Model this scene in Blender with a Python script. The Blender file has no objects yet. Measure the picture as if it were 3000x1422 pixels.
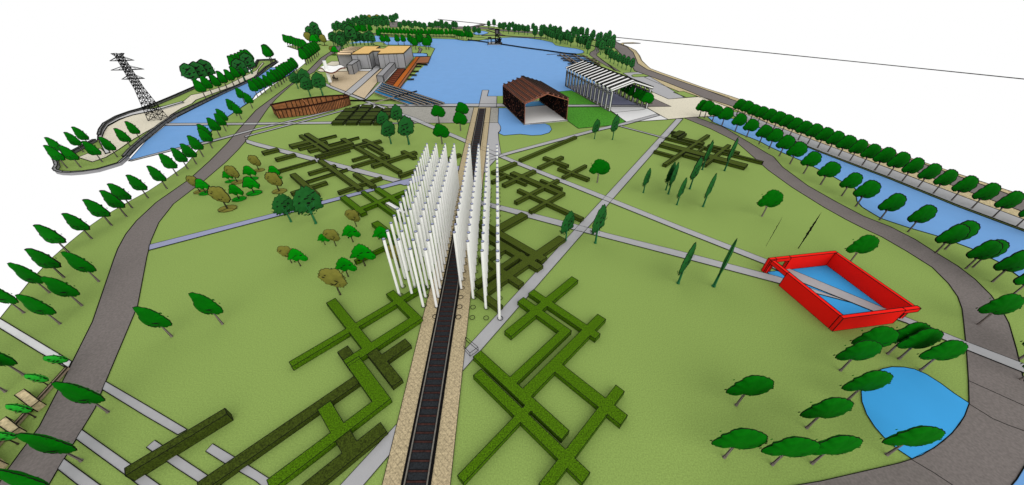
import bpy, math, random
from mathutils import Vector, noise
from mathutils.geometry import tessellate_polygon
random.seed(7)
SC = bpy.context.scene
R = math.radians
# ------------------------------------------------------------------ camera
CH = 40.0                                   # camera height above the lawn, metres
PITCH = 0.64338; FPX = 985.32               # downward tilt; focal length in pixels of the 3000 px wide photograph
cd = bpy.data.cameras.new('camera'); cam = bpy.data.objects.new('camera', cd)
SC.collection.objects.link(cam); SC.camera = cam
cd.sensor_fit = 'HORIZONTAL'; cd.sensor_width = 36; cd.lens = 36 * FPX / 3000
cd.clip_start = 0.5; cd.clip_end = 5000
cam.location = (0, 0, CH); cam.rotation_euler = (math.pi / 2 - PITCH, 0, 0)
# ------------------------------------------------------------------ plain white daylight sky
w = bpy.data.worlds.new("World"); SC.world = w; w.use_nodes = True
w.node_tree.nodes['Background'].inputs[0].default_value = (1, 1, 1, 1)
w.node_tree.nodes['Background'].inputs[1].default_value = 1.0
# ------------------------------------------------------------------ sun
sd = bpy.data.lights.new('sun', 'SUN'); sd.energy = 1.8; sd.angle = R(75); sd.color = (1, .97, .93)
so = bpy.data.objects.new('sun', sd); SC.collection.objects.link(so)
so.rotation_euler = Vector((0.42, -0.80, 0.45)).to_track_quat('Z', 'Y').to_euler()
SC.view_settings.view_transform = 'Standard'; SC.view_settings.look = 'None'
SC.view_settings.exposure = 0.0; SC.view_settings.gamma = 1.0
SC.render.resolution_x = 1024; SC.render.resolution_y = 485

# ------------------------------------------------------------------ ground survey: sheet coordinates -> metres
VW = {'S':(0,0,1),'T1':(0,0,2.576),'T2':(750,0,2.576),'T3':(1500,0,2.576),'T4':(2250,200,2.576),'M1':(0,474,2.576),'M2':(750,474,2.576),
 'M3':(1500,474,2.576),'M4':(2250,474,2.576),'B1':(0,948,2.576),'B2':(750,948,2.576),'B3':(1500,948,2.576),'B4':(2250,948,2.576),
 'R':(2200,700,4.0692),'WS':(1630,160,5.55),'BS':(1440,200,6.785),'MU':(950,120,6.106),'RG':(770,260,8.587),'FL':(950,30,5.152),
 'FR':(1430,40,5.152),'LL':(820,80,5.552),'v1':(350,812,2),'v2':(750,370,4),'v3':(1350,380,4),'v4':(1350,630,4),'v5':(1350,812,4),
 'v6':(1300,1117,4),'v7':(1880,360,6.67),'v8':(950,630,4),'PL':(1750,180,6.4275),'HG':(960,300,15.153),'TR':(540,440,6.106),
 'PG':(960,220,10.71),'CR':(1380,80,20.35),'B0':(0,960,6.67)}
def P(s):
    out = []; v = VW['S']
    for t in s.split():
        if t in VW: v = VW[t]
        else:
            x, y = t.split(','); out.append((v[0] + float(x) / v[2], v[1] + float(y) / v[2]))
    return out
CP, SP = math.cos(PITCH), math.sin(PITCH)
def G(p, z=0.0):
    a = (p[0] - 1500) / FPX; b = (p[1] - 711) / FPX
    d = Vector((a, CP - b * SP, -SP - b * CP))
    t = (z - CH) / d.z
    return Vector((d.x * t, d.y * t, z))
def GP(s, z=0.0): return [G(p, z) for p in P(s)]
def g1(v, x, y, z=0.0): return G(P('%s %g,%g' % (v, x, y))[0], z)

# ------------------------------------------------------------------ materials
LUM = 1.26
def lin(c): c /= 255; return c / 12.92 if c <= .04045 else ((c + .055) / 1.055) ** 2.4
def rgb(r, g, b): return (min(.9, lin(r) / LUM), min(.9, lin(g) / LUM), min(.9, lin(b) / LUM), 1)
MAT = {}
def mat(name, c, n=0.0, scale=6.0, rough=.9, c2=None, spots=None, stretch=None, spec=.05, big=0.0):
    if name in MAT: return MAT[name]
    m = bpy.data.materials.new(name); m.use_nodes = True; nt = m.node_tree; b = nt.nodes['Principled BSDF']
    b.inputs['Roughness'].default_value = rough; b.inputs['Specular IOR Level'].default_value = spec
    col = rgb(*c); b.inputs['Base Color'].default_value = col
    if n or c2 or spots:
        tc = nt.nodes.new('ShaderNodeTexCoord'); src = tc.outputs['Object']
        if stretch:
            mp = nt.nodes.new('ShaderNodeMapping'); mp.inputs['Scale'].default_value = stretch; nt.links.new(src, mp.inputs[0]); src = mp.outputs[0]
        nz = nt.nodes.new('ShaderNodeTexNoise'); nz.inputs['Scale'].default_value = scale; nz.inputs['Detail'].default_value = 3
        nt.links.new(src, nz.inputs['Vector'])
        rp = nt.nodes.new('ShaderNodeValToRGB'); rp.color_ramp.elements[0].position = .3; rp.color_ramp.elements[1].position = .7
        d = rgb(*(c2 or [x * (1 - n) for x in c])); l = col if c2 else rgb(*[min(255, x * (1 + n)) for x in c])
        rp.color_ramp.elements[0].color = d; rp.color_ramp.elements[1].color = l
        nt.links.new(nz.outputs['Fac'], rp.inputs[0]); o = rp.outputs[0]
        if big:
            n2 = nt.nodes.new('ShaderNodeTexNoise'); n2.inputs['Scale'].default_value = .05; n2.inputs['Detail'].default_value = 4
            nt.links.new(src, n2.inputs['Vector'])
            mr = nt.nodes.new('ShaderNodeMapRange'); mr.inputs[1].default_value = .3; mr.inputs[2].default_value = .7
            mr.inputs[3].default_value = 1 - big; mr.inputs[4].default_value = 1 + big; nt.links.new(n2.outputs['Fac'], mr.inputs[0])
            mx = nt.nodes.new('ShaderNodeVectorMath'); mx.operation = 'SCALE'
            nt.links.new(o, mx.inputs[0]); nt.links.new(mr.outputs[0], mx.inputs['Scale']); o = mx.outputs[0]
        if spots:
            vo = nt.nodes.new('ShaderNodeTexVoronoi'); vo.inputs['Scale'].default_value = spots
            nt.links.new(src, vo.inputs['Vector'])
            ms = nt.nodes.new('ShaderNodeMath'); ms.operation = 'LESS_THAN'; ms.inputs[1].default_value = .16
            nt.links.new(vo.outputs['Distance'], ms.inputs[0])
            mx = nt.nodes.new('ShaderNodeMixRGB'); nt.links.new(ms.outputs[0], mx.inputs[0]); nt.links.new(o, mx.inputs[1])
            mx.inputs[2].default_value = rgb(*[x * .62 for x in c]); o = mx.outputs[0]
        nt.links.new(o, b.inputs['Base Color'])
    MAT[name] = m; return m
def pavers(name, c, ang, w, h, dark=.7):
    m = mat(name, c, .16, 5.0); nt = m.node_tree; b = nt.nodes['Principled BSDF']
    old = b.inputs['Base Color'].links[0].from_socket
    tc = nt.nodes.new('ShaderNodeTexCoord'); mp = nt.nodes.new('ShaderNodeMapping'); mp.inputs['Rotation'].default_value = (0, 0, ang)
    br = nt.nodes.new('ShaderNodeTexBrick'); br.inputs['Scale'].default_value = 1; br.inputs['Brick Width'].default_value = w
    br.inputs['Row Height'].default_value = h; br.inputs['Mortar Size'].default_value = .03
    br.inputs['Color1'].default_value = (1, 1, 1, 1); br.inputs['Color2'].default_value = (.93, .93, .93, 1); br.inputs['Mortar'].default_value = (dark, dark, dark, 1)
    nt.links.new(tc.outputs['Object'], mp.inputs[0]); nt.links.new(mp.outputs[0], br.inputs['Vector'])
    mx = nt.nodes.new('ShaderNodeMixRGB'); mx.blend_type = 'MULTIPLY'; mx.inputs[0].default_value = 1
    nt.links.new(old, mx.inputs[1]); nt.links.new(br.outputs['Color'], mx.inputs[2]); nt.links.new(mx.outputs[0], b.inputs['Base Color'])
    return m
BLK = mat('black_line', (22, 24, 20)); 
GRASS = mat('grass', (139, 164, 86), .08, 6.5, big=.02)
ROAD = mat('asphalt', (121, 114, 111), .07, 4.0, big=.02); PATH = mat('path_concrete', (174, 174, 176), .012, 1.0)
LAKE = mat('lake_water', (112, 162, 218), .01, .2, rough=.6); POND = mat('pond_water', (64, 165, 230), .01, .2, rough=.6)
LAV = mat('lavender_paving', (153, 157, 186), .012, 1.0); WFLO = mat('white_floor', (228, 228, 228), .01, 1.0)
SANDY = mat('sandy_plaza', (224, 217, 196), .02, 2.0, spots=1.6); PLAZA = mat('museum_plaza', (201, 182, 152), .06, 3.0, spots=1.2)
BAL = pavers('ballast_pavers', (184, 168, 134), .75, 1.0, .55); VERGE = mat('verge_gravel', (189, 174, 136), .18, 3.0)
CONC = pavers('concrete_flags', (160, 158, 150), 0, 2.4, 1.4, .88); LAWN = mat('mown_lawn', (72, 140, 42), .16, 1.6)
KERB = mat('mossy_kerb', (92, 104, 60), .05, 2.0)
HB = mat('hedge_leaf_bright', (66, 100, 8), .36, 7); HD = mat('hedge_leaf_olive', (66, 79, 25), .36, 7)
HN = mat('hedge_leaf_dark', (54, 66, 19), .36, 7)
WHITE = mat('white_paint', (252, 252, 250), .0); CAP = mat('pole_cap_grey', (160, 166, 196))
TRK = mat('track_bed', (42, 45, 48), .2, 6.0); SLP = mat('sleeper_timber', (62, 40, 36), .2, 3.0); RAIL = mat('rail_steel', (120, 116, 108), .1, 3.0, rough=.5)
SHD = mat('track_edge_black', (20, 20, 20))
RED = mat('red_paint', (252, 30, 22), .01, 1.0)
BRICK = mat('weathered_timber', (196, 124, 98), .12, 3.0); PURL = mat('purlin_timber', (138, 94, 82), .1, 3.0); BATT = mat('dark_batten', (62, 36, 28), .3, 2.0)
RUST = mat('rusty_steel', (156, 102, 66), .16, 1.2, big=.1); DGRY = mat('dark_wall_concrete', (108, 108, 108), .05, 1.0)
LGRY = mat('light_grey_concrete', (205, 205, 205), .02, 1.0); MGRY = mat('mid_grey_panel', (146, 146, 148), .03, .6)
BOXG = mat('charcoal_panel', (150, 150, 152), .03, .6); STEEL = mat('black_steel', (16, 16, 18))
ROOF = mat('plywood_roof', (226, 186, 116), .06, 1.5); FIN = mat('roof_fin', (252, 218, 176), .04, 1.5)
DECK = mat('orange_deck', (182, 96, 28), .06, 1.5); DECK2 = mat('brown_deck', (150, 98, 66), .06, 1.5); DECK3 = mat('redbrown_deck', (104, 46, 26), .1, 1.5)
PIERM = mat('jetty_timber', (118, 104, 82), .1, 1.5); PGW = mat('pergola_beam', (150, 140, 128), .05, 1.0)
PLNT = mat('planter_stone', (202, 184, 146), .16, 2.5); BEAM = mat('beam_timber', (170, 150, 128), .06, 2.0)
TG1 = mat('leaf_dark_green', (2, 103, 4), .06, 1.3); TG2 = mat('leaf_forest_green', (34, 98, 42), .08, 1.3); TG4 = mat('leaf_bright_green', (2, 138, 6), .06, 1.3)
TG5 = mat('leaf_olive_brown', (122, 120, 52), .07, 1.3); TG6 = mat('leaf_light_green', (34, 160, 40), .06, 1.3)
BK1 = mat('bark_grey', (128, 118, 114), .1, 3.0); BK2 = mat('bark_green', (44, 118, 74), .1, 3.0); BK4 = mat('bark_dark', (70, 62, 52), .1, 3.0)
CLO = mat('dark_cloth', (30, 30, 30)); HAIR = mat('black_hair', (14, 12, 12))
def glass(name, c, f):
    m = bpy.data.materials.new(name); m.use_nodes = True; nt = m.node_tree; b = nt.nodes['Principled BSDF']
    b.inputs['Base Color'].default_value = rgb(*c); b.inputs['Roughness'].default_value = .5; b.inputs['Alpha'].default_value = f
    MAT[name] = m; return m
GLS = glass('grey_glass', (172, 172, 176), .8); GLD = glass('smoked_glass', (110, 112, 118), .72)

# ------------------------------------------------------------------ mesh builder
class MB:
    def __init__(s): s.v = []; s.f = []; s.m = []; s.mats = []
    def mi(s, m):
        if m not in s.mats: s.mats.append(m)
        return s.mats.index(m)
    def add(s, vs, fs, m):
        o = len(s.v); s.v += [tuple(x) for x in vs]; k = s.mi(m)
        for f in fs: s.f.append(tuple(o + i for i in f)); s.m.append(k)
    def flat(s, pts, m, z=None):
        p3 = [Vector((p[0], p[1], p[2] if z is None else z)) for p in pts]
        tr = tessellate_polygon([[Vector((p.x, p.y, 0)) for p in p3]])
        fs = []
        for t in tr:
            a, b, c = (p3[i] for i in t)
            if (b - a).cross(c - a).z < 0: t = (t[0], t[2], t[1])
            fs.append(tuple(t))
        s.add(p3, fs, m)
    def prism(s, pts, z0, z1, m, top=None, cap=True):
        a = sum(pts[i][0] * pts[(i + 1) % len(pts)][1] - pts[(i + 1) % len(pts)][0] * pts[i][1] for i in range(len(pts)))
        if a < 0: pts = pts[::-1]
        n = len(pts)
        vs = [(p[0], p[1], z0) for p in pts] + [(p[0], p[1], z1) for p in pts]
        s.add(vs, [(i, (i + 1) % n, n + (i + 1) % n, n + i) for i in range(n)], m)
        if cap: s.flat(pts, top or m, z1)
    def tube(s, a, b, r, m, n=4, r2=None, caps=True):
        a = Vector(a); b = Vector(b); d = b - a
        if d.length < 1e-6: return
        d.normalize(); u = d.orthogonal().normalized() if abs(d.z) > .9 else d.cross(Vector((0, 0, 1))).normalized(); v = d.cross(u)
        r2 = r if r2 is None else r2; vs = []
        for c, rr in ((a, r), (b, r2)):
            for i in range(n):
                t = 2 * math.pi * (i + .5) / n; vs.append(c + u * rr * math.cos(t) + v * rr * math.sin(t))
        fs = [(i, n + i, n + (i + 1) % n, (i + 1) % n) for i in range(n)]
        if caps: fs += [tuple(range(n)), tuple(range(2 * n - 1, n - 1, -1))]
        s.add(vs, fs, m)
    def bar(s, a, b, w, h, m):                       # box beam, a and b on its centre line
        a = Vector(a); b = Vector(b); d = (b - a).normalized()
        u = (Vector((1, 0, 0)) if abs(d.z) > .95 else d.cross(Vector((0, 0, 1))).normalized()) * (w / 2); v = u.cross(d).normalized() * (h / 2)
        vs = [c + i * u + j * v for c in (a, b) for i, j in ((-1, -1), (1, -1), (1, 1), (-1, 1))]
        s.add(vs, [(0, 1, 2, 3), (7, 6, 5, 4), (0, 4, 5, 1), (1, 5, 6, 2), (2, 6, 7, 3), (3, 7, 4, 0)], m)
    def line(s, pts, closed=False, k=.00085, m=None, rmax=.5):
        pts = [Vector(p) for p in pts]; n = len(pts)
        for i in range(n if closed else n - 1):
            a, b = pts[i], pts[(i + 1) % n]; L = (b - a).length
            if L < 1e-4: continue
            c = Vector((0, 0, CH)); q = max(1, min(8, int(L / 40)))
            for j in range(q):
                p0 = a.lerp(b, j / q); p1 = a.lerp(b, (j + 1) / q)
                s.tube(p0, p1, min(rmax, k * (p0 - c).length), m or BLK, 3, min(rmax, k * (p1 - c).length), False)
    def block(s, pts, z0, z1, m, top=None, k=.00085):   # prism with drawn arrises
        s.prism(pts, z0, z1, m, top)
        s.line([(p[0], p[1], z1) for p in pts], True, k)
        for p in pts: s.line([(p[0], p[1], z0), (p[0], p[1], z1)], False, k)
    def build(s, name, parent=None, smooth=False):
        me = bpy.data.meshes.new(name); me.from_pydata(s.v, [], s.f)
        for m in s.mats: me.materials.append(m)
        me.polygons.foreach_set('material_index', s.m)
        if smooth: me.polygons.foreach_set('use_smooth', [True] * len(s.f))
        me.update()
        o = bpy.data.objects.new(name, me); SC.collection.objects.link(o); o.parent = parent
        return o
def tag(o, label=None, cat=None, group=None, kind=None):
    if label: o['label'] = label
    if cat: o['category'] = cat
    if group: o['group'] = group
    if kind: o['kind'] = kind
    return o
def empty(name, loc, label, cat, group=None, rz=0):
    o = bpy.data.objects.new(name, None); SC.collection.objects.link(o); o.location = loc; o.rotation_euler = (0, 0, rz)
    return tag(o, label, cat, group)
LEVEL = [0.0]
def ground(name, label, s, m, z, line=True, edges=None, cat=None):
    pts = GP(s) if isinstance(s, str) else s
    b = MB(); b.flat(pts, m, z)
    if line:
        if edges:
            for e in edges: b.line([(p.x, p.y, z) for p in GP(e)])
        else: b.line([(p[0], p[1], z) for p in pts], True)
    return tag(b.build(name), label, cat or name.replace('_', ' '), kind='structure')
ORD = ['first','second','third','fourth','fifth','sixth','seventh','eighth','ninth','tenth','eleventh','twelfth','thirteenth','fourteenth','fifteenth',
 'sixteenth','seventeenth','eighteenth','nineteenth','twentieth']
TENS = {2:'twenty',3:'thirty',4:'forty',5:'fifty',6:'sixty',7:'seventy',8:'eighty'}
TENTH = {2:'twentieth',3:'thirtieth',4:'fortieth',5:'fiftieth',6:'sixtieth',7:'seventieth',8:'eightieth'}
def nth(i):                                          # 0 -> first
    if i < 20: return ORD[i]
    n = i + 1
    return TENTH[n // 10] if n % 10 == 0 else TENS[n // 10] + '-' + ORD[n % 10 - 1]

# ------------------------------------------------------------------ the ground
ground('lawn', 'broad green park lawn with black outline', 
 'S -3500,4000 -330,1345 0,933 M1 215,915 400,720 530,605 665,495 780,415 985,295 1115,225 1215,160 1330,80 1395,35 T1 1540,1080 1600,985 1700,895 1780,840 1932,745 '
 'T2 120,650 320,520 375,475 372,398 235,352 400,328 545,308 LL 640,240 830,215 FL 330,405 105,385 140,300 300,200 520,120 860,140 1100,175 1345,240 1600,245 2000,258 2400,240 2570,252 '
 'FR 300,240 600,262 900,285 1300,330 1600,380 1880,410 1960,455 2150,520 2270,620 2310,710 2400,790 '
 'PL 1000,140 1200,215 1500,320 2000,500 2520,665 T4 965,650 1190,715 1440,805 1590,855 1770,915 1932,965 S 3500,745 5500,4000', GRASS, 0)
# left canal and island
ground('canal', 'straight blue canal between the island and the left lawn',
 'T1 970,1218 1100,1070 1250,950 1345,885 1680,715 1932,595 T2 170,468 110,512 320,508 250,570 100,650 0,715 T1 1900,760 1780,842 1700,897 1600,988 1545,1070 1290,1130', LAKE, .04)
ground('island_lawn', 'narrow island lawn with the power pylon',
 'M1 440,68 455,90 560,97 750,75 900,30 T1 960,1200 1090,1060 1235,945 1330,878 1680,705 1932,590 T2 165,468 150,455 0,462 T1 1900,540 1480,668 1190,795 1000,850 860,900 780,940 740,1000 735,1060 570,1150 420,1222', GRASS, 0)
ground('island_path', 'dotted sandy path running along the island',
 'T1 742,1045 765,1000 800,965 900,910 1000,870 1090,845 1180,815 1380,770 1440,720 1520,705 1700,650 1800,600 1932,535 T2 50,472 60,480 20,525 T1 1932,585 1800,640 1620,705 1480,757 1450,785 1370,820 1290,870 1230,930 1200,945 1100,1000 1000,1060 900,1130 800,1190 700,1225 590,1190 760,1120 800,1160', SANDY, .04)
# main lake and bays
ground('lake', 'large pale blue lake in the middle of the park',
 'T2 700,330 860,285 905,268 1000,283 1500,298 1570,310 1740,302 1850,288 T3 0,285 120,290 230,305 305,322 330,345 400,358 490,370 535,383 545,395 530,405 480,410 560,440 620,480 '
 '640,560 630,640 620,690 360,700 150,722 T2 1870,725 1757,728 1750,785 1432,785 1080,668 1300,470 1345,375 1280,350 1000,345 890,322', LAKE, .05,
 edges=['T2 870,285 905,270 1000,283 1500,298 1570,310 1740,302 1850,288 T3 0,285 120,290 230,305 305,322 330,345 400,358 490,370 535,383 545,395 530,405 480,410'])
ground('far_pond', 'small pond behind the far row of trees', 'CR 560,225 740,235 900,270 1040,330 1000,380 700,465 300,470 100,400 200,300', LAKE, .05)
ground('far_road', 'thin grey road along the far shore', 'FL 1480,238 1600,243 2000,252 2300,255 2570,275 FR 0,222 200,245 900,300 1400,370 1700,420 1880,450 1860,490 1600,410 1300,360 900,320 100,258 0,240 FL 2570,292 2100,290 1480,252', ROAD, .06)
ground('far_road', 'grey triangular road stub at the far left shore', 'FL 900,185 1080,180 1200,180 1345,168 1240,210 1090,262 1000,262 960,200', ROAD, .06)
ground('far_road', 'grey road stub at the top of the far shore', 'FL 2200,255 2380,212 2450,215 2400,232 2300,258', ROAD, .07)
ground('shore_path', 'thin grey path on the bank behind the lake', 'CR 640,490 900,480 1400,470 1700,510 FR 200,330 450,350 700,360 870,370 860,378 600,370 300,348 90,335 0,338 CR 640,530', ROAD, .06)
ground('shore_path', 'thin grey path curving down to the crane tower', 'CR 900,195 1100,215 1290,285 1400,320 1680,270 1760,380 1900,470 2035,500 2035,535 1800,520 1700,420 1600,360 1400,345 1200,290 1000,230', ROAD, .07)
ground('shore_path', 'brown path behind the far tree row', 'FL 640,385 760,352 870,365 1400,388 1950,400 2000,412 1400,403 860,378 760,368', ROAD, .06)
ground('peninsula', 'narrow green tongue of land in the far lake', 'FL 860,385 1000,397 1400,405 1900,412 1960,418 2040,450 2140,468 2340,462 2440,445 2465,435 2400,420 2200,405 1950,395 1400,385 860,370', GRASS, .07)
ground('museum_island', 'grassy bank behind the museum', 'FL 760,485 850,485 905,500 940,528 1310,535 1620,565 1672,585 T2 1345,378 1320,430 1295,428 1290,405 1180,405 T2 1150,380 900,345 880,330', GRASS, .08)
ground('shore_path', 'short winding path on the bank beside the museum', 'MU 1670,215 1700,165 1680,130 1700,118 1755,150 1740,180 1715,225', ROAD, .1)
ground('bay', 'small bay with pale water beside the museum deck', 'MU 1582,222 1720,222 1835,236 1850,250 1840,282 1640,285 1595,292', LAKE, .1)
ground('inlet', 'round blue inlet around the timber shed', 'T2 1832,818 1890,818 T3 90,945 250,935 285,950 300,980 280,1005 220,1022 150,1025 60,1015 0,1020 T2 1870,1025 1830,1008 1845,990 1848,965 1826,925', LAKE, .05)
# right canal
ground('canal', 'wide blue canal along the right bank',
 'S 2070,341 2120,341 2190,362 2325.7,414 2413,448.6 2607,522.5 2809,604 3000,676 3400,835 3400,1200 3000,823 M4 1750,765 1540,660 1285,565 1060,500 850,430 710,345 670,300 660,210 T4 650,905 560,860 500,825 370,760 250,700 110,640 T3 1932,1105 1870,1070 1740,1020 1600,960 1520,925', LAKE, .04)
ground('canal', 'blue water in the lower right corner beyond the road', 'B4 1835,1222 1870,1180 1932,1078 2100,900 2300,1300 1830,1300', LAKE, .12)
ground('kerb_strip', 'mossy kerb along the right canal', 'S 2325,413 2413,448 2607,521.5 2809,603 3000,674 3300,794 3300,800 3000,680 2809,608.5 2607,526.5 2413,452 2325,416', KERB, .07)
ground('sidewalk', 'pale grey pavement between the right canal and the gravel verge', 'T3 1600,840 1700,850 1780,855 S 2250,362.3 2498,454.3 2650,511.5 2824.5,578.5 3000,644.5 3300,757 3300,794 3000,674 2809,603 2607,521.5 2413,448 2325,413 2190,361', PATH, .06)
ground('verge', 'inner gravel verge beside the right road', 'PL 885,305 1100,400 1540,575 1620,570 1890,672 2180,762 2560,905 S 2250,362.3 2498,454.3 2824.5,578.5 3000,644.5 3300,757 3300,738 3000,623.5 2968,611.5 2832,561 2692.5,508.6 2400,403 PL 2430,815 2000,690 1800,600 1550,500 1300,400 985,285', VERGE, .07)
ground('road', 'wide asphalt road running along the right edge of the park',
 'FR 1880,400 1960,440 2100,510 2190,590 2230,680 2260,760 2400,850 PL 1000,180 1200,255 1500,360 2000,530 2480,690 S 2136.6,290.4 2549,430 2716,485.3 2933,563 3000,587 3300,695 3300,738 3000,623.5 2832,561 2692.5,508.6 2400,403 PL 2430,815 2000,690 1800,600 1550,500 1300,400 985,285 700,180 640,60 FR 2060,740 2020,640 1950,560 1880,500 1800,450', ROAD, .08)
ground('verge', 'outer gravel verge curving beside the right road',
 'FR 1975,460 2030,445 2180,440 2300,452 2180,455 2050,455 2040,470 2150,520 2230,560 2290,640 2320,710 2400,790 PL 1000,140 1200,215 1500,320 2000,500 2520,665 S 2549,425 3000,575 3300,680 3300,695 3000,587 2933,563 2716,485.3 2549,430 2136.6,290.4 '
 'PL 2000,530 1500,360 1200,255 1000,180 FR 2400,850 2260,760 2230,680 2190,590 2100,510', VERGE, .09)
# park roads
ground('road', 'winding asphalt park road along the left lawn',
 'T2 600,350 590,375 490,440 430,500 380,550 0,835 T1 1860,915 1790,995 1710,1090 1580,1221 M1 1430,135 1180,310 1030,450 950,550 890,660 860,740 700,1210 B1 500,390 300,780 50,1120 -120,1400 -300,1700 150,1700 370,1221 440,1100 580,870 720,640 800,440 985,0 '
 'M1 1040,1090 1110,720 1140,600 1200,460 1310,320 1540,145 1710,0 T1 1800,1130 1860,1060 T2 0,950 90,820 150,750 260,650 330,605 440,545 500,480 540,430 625,390 650,350', ROAD, .06)
ground('road', 'curving asphalt park road from the plaza to the lower right corner',
 'T3 1300,893 1500,975 1690,1070 T4 0,770 180,900 420,1050 590,1145 M4 720,505 860,570 1050,680 1240,800 1360,920 1430,1020 1462,1110 1475,1221 B4 1495,200 1510,430 1515,605 1480,700 1385,830 1250,940 1080,1025 985,1055 400,1190 190,1225 -400,1330 -400,1700 3000,1700 1835,1222 1870,1180 1932,1078 2100,900 2100,700 1932,440 1920,400 1870,190 1815,0 '
 'M4 1760,1120 1680,1010 1560,890 1430,790 1250,680 1110,590 925,495 T4 720,1120 520,1015 300,890 110,750 40,670 T3 1932,1165 1600,965 1385,885', ROAD, .06)
b = MB()
for s in ('B4 1510,430 1700,515 1932,620 2200,760', 'B4 1515,605 1700,720 1820,770 1932,810 2200,880', 'B4 1080,1025 1250,1125 1395,1221 1500,1300'): b.line(GP(s, .07))
tag(b.build('road_joint'), 'thin black joints across the dark road in the lower right corner', 'road joint', kind='structure')
ground('pond', 'bright blue tear-shaped pond beside the lower right road',
 'B4 700,515 705,590 740,685 800,780 870,860 980,955 1085,1025 1160,995 1250,940 1320,890 1385,830 1440,765 1480,700 1515,605 1400,530 1300,455 1190,385 1100,347 1020,332 930,330 860,345 800,370 740,420', POND, .09)
ground('road', 'asphalt road crossing the wooded bank right of the lake', 'FR 1545,480 1620,510 1610,550 1540,590 1530,625 1600,680 1780,790 1930,860 PL 350,180 260,100 60,-40 FR 2000,880 1900,860 1800,760 1720,700 1640,640 1640,610 1680,580 1660,520 1560,478', ROAD, .06)
ground('plaza', 'grey paved forecourt behind the white frame', 'PL 480,225 760,205 880,245 980,285 1640,690 1340,718 1040,585 900,480 600,300', PATH, .08)
ground('turf_patch', 'green oval turf patch in the grey forecourt', 'PL 645,268 680,252 880,246 1000,290 700,303 655,290', GRASS, .1)
ground('turf_patch', 'green wedge of turf beside the sandy plaza', 'PL 1430,590 1620,570 1900,670 1680,690', GRASS, .11)
ground('plaza', 'cream dotted plaza at the head of the right canal', 'PL 1040,585 1340,718 1950,672 2180,760 2560,900 2560,1000 2380,1040 1840,1055 1330,1100 930,885 980,650', SANDY, .09)
ground('road', 'dark asphalt wedge beside the white frame', 'PL 900,640 1010,680 1390,857 850,862', ROAD, .11)
ground('turf_patch', 'strip of turf under the trees behind the white frame', 'PL 300,560 480,520 700,620 1035,800 840,825 600,740', GRASS, .12)
ground('lawn_panel', 'darker green mown lawn panel beside the timber shed', 'T3 420,812 690,810 860,918 800,945 500,972 415,912', LAWN, .05)
ground('lawn_panel', 'darker green mown lawn panel behind the horizontal path', 'T3 355,694 450,685 640,792 430,797', LAWN, .06)
ground('floor', 'lavender paved floor under the white frame', 'T3 405,655 620,632 720,655 985,797 690,797', LAV, .07)
ground('floor', 'white paved floor in front of the white frame', 'T3 690,797 985,797 1180,905 865,926', WFLO, .08)
b = MB(); b.line(GP('T3 755,852 1000,828', .09)); tag(b.build('floor_joint'), 'black joint across the white floor in front of the white frame', 'floor joint', kind='structure')
# paths
ground('path', 'long diagonal grey path rising from the lower left to the cream plaza', 'S 640,1813 998.4,1422 1161.5,1245 1445,935 1682.5,675 1981.4,349.4 2000.8,349.4 1710,682.5 1490,935 1138.2,1338 1066.4,1422 726,1813', PATH, .10)
ground('path', 'grey path running from the white poles to the red frame', 'S 1438.7,596 1648.7,648.7 1695,661 1775,683.7 1994,737.5 2278.6,811.8 2497,889 2389,861 2270,829 1994,756 1750,692.5 1642.5,665 1438.7,610 1380,598 1380,582', PATH, .11)
ground('path', 'long grey path crossing the park from the museum to the red frame and on to the right road',
 'T2 420,585 570,650 700,705 850,765 1015,830 S 1216,346 1274,371 1340,398.5 1387,419 1516,474 1772.5,575 1994,663.7 2250,763 2303,785 2593,906 2694.5,948 2828.4,1002 3000,1068 3200,1146 3200,1176 3000,1095 2832,1027.6 2653.7,948 2560,915 2347,829 2237.6,775 1994,678.7 1765,586 1500,478 1387,431 1340,409.5 1216,357 T2 1000,845 850,782 700,725 570,672 420,600', PATH, .12)
ground('path', 'grey path rising to the white floor past the two young trees', 'S 1422,466 1500,443.7 1733,382 1834,359 T3 1090,862 1115,875 S 1838,365.7 1741,388 1500,452 1422,475', PATH, .13)
ground('path', 'very thin path from the young trees to the hedge grid on the right', 'S 1816,369 1885,387.5 1951,405 1949,408.5 1884,390.5 1814,372', PATH, .12)
ground('path', 'straight grey path along the near shore of the lake', 'T2 900,792 1440,787 1870,786 T3 425,794 720,795 1000,795 1000,808 425,809 T2 1880,810 985,804', PATH, .14)
ground('path', 'straight grey path bridging the left canal', 'T1 1240,934 1932,929 T2 590,921 1200,932 1200,937 600,938 T1 1932,945 1250,952', PATH, .09)
ground('path', 'narrow grey path from the canal mouth to the hedge squares', 'T1 970,1216 1290,1131 1550,1073 1932,973 T2 440,868 590,832 600,835 450,878 0,985 T1 1560,1088 1300,1142 990,1221', PATH, .10)
ground('path', 'very narrow pale path ending at the rusty enclosure', 'T1 1850,1030 T2 0,1008 350,915 700,822 700,830 350,926 0,1018 T1 1850,1042', PATH, .11)
ground('path', 'grey path from the left road to the lavender path', 'S 720,409 750,418 1177,527.5 1152,535 750,429.5 722,420', PATH, .10)
ground('path', 'lavender path from the left road to the railway', 'S 438.6,718.6 750,640 946,590 1058.7,561 1160,534 1346,487 1346,500 1185,545 1173,541 1060,570 947.5,600 750,652.5 436.7,735', LAV, .11)
ground('path', 'white path in the lower left corner', 'M1 0,1185 B1 60,0 545,290 518,345 300,220 0,36 -200,-90 -300,-180', WFLO, .09)
ground('path', 'grey path from the left road to the free-standing hedge', 'B1 800,440 1100,615 1415,803 1345,842 1100,700 775,500', PATH, .08)
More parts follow.
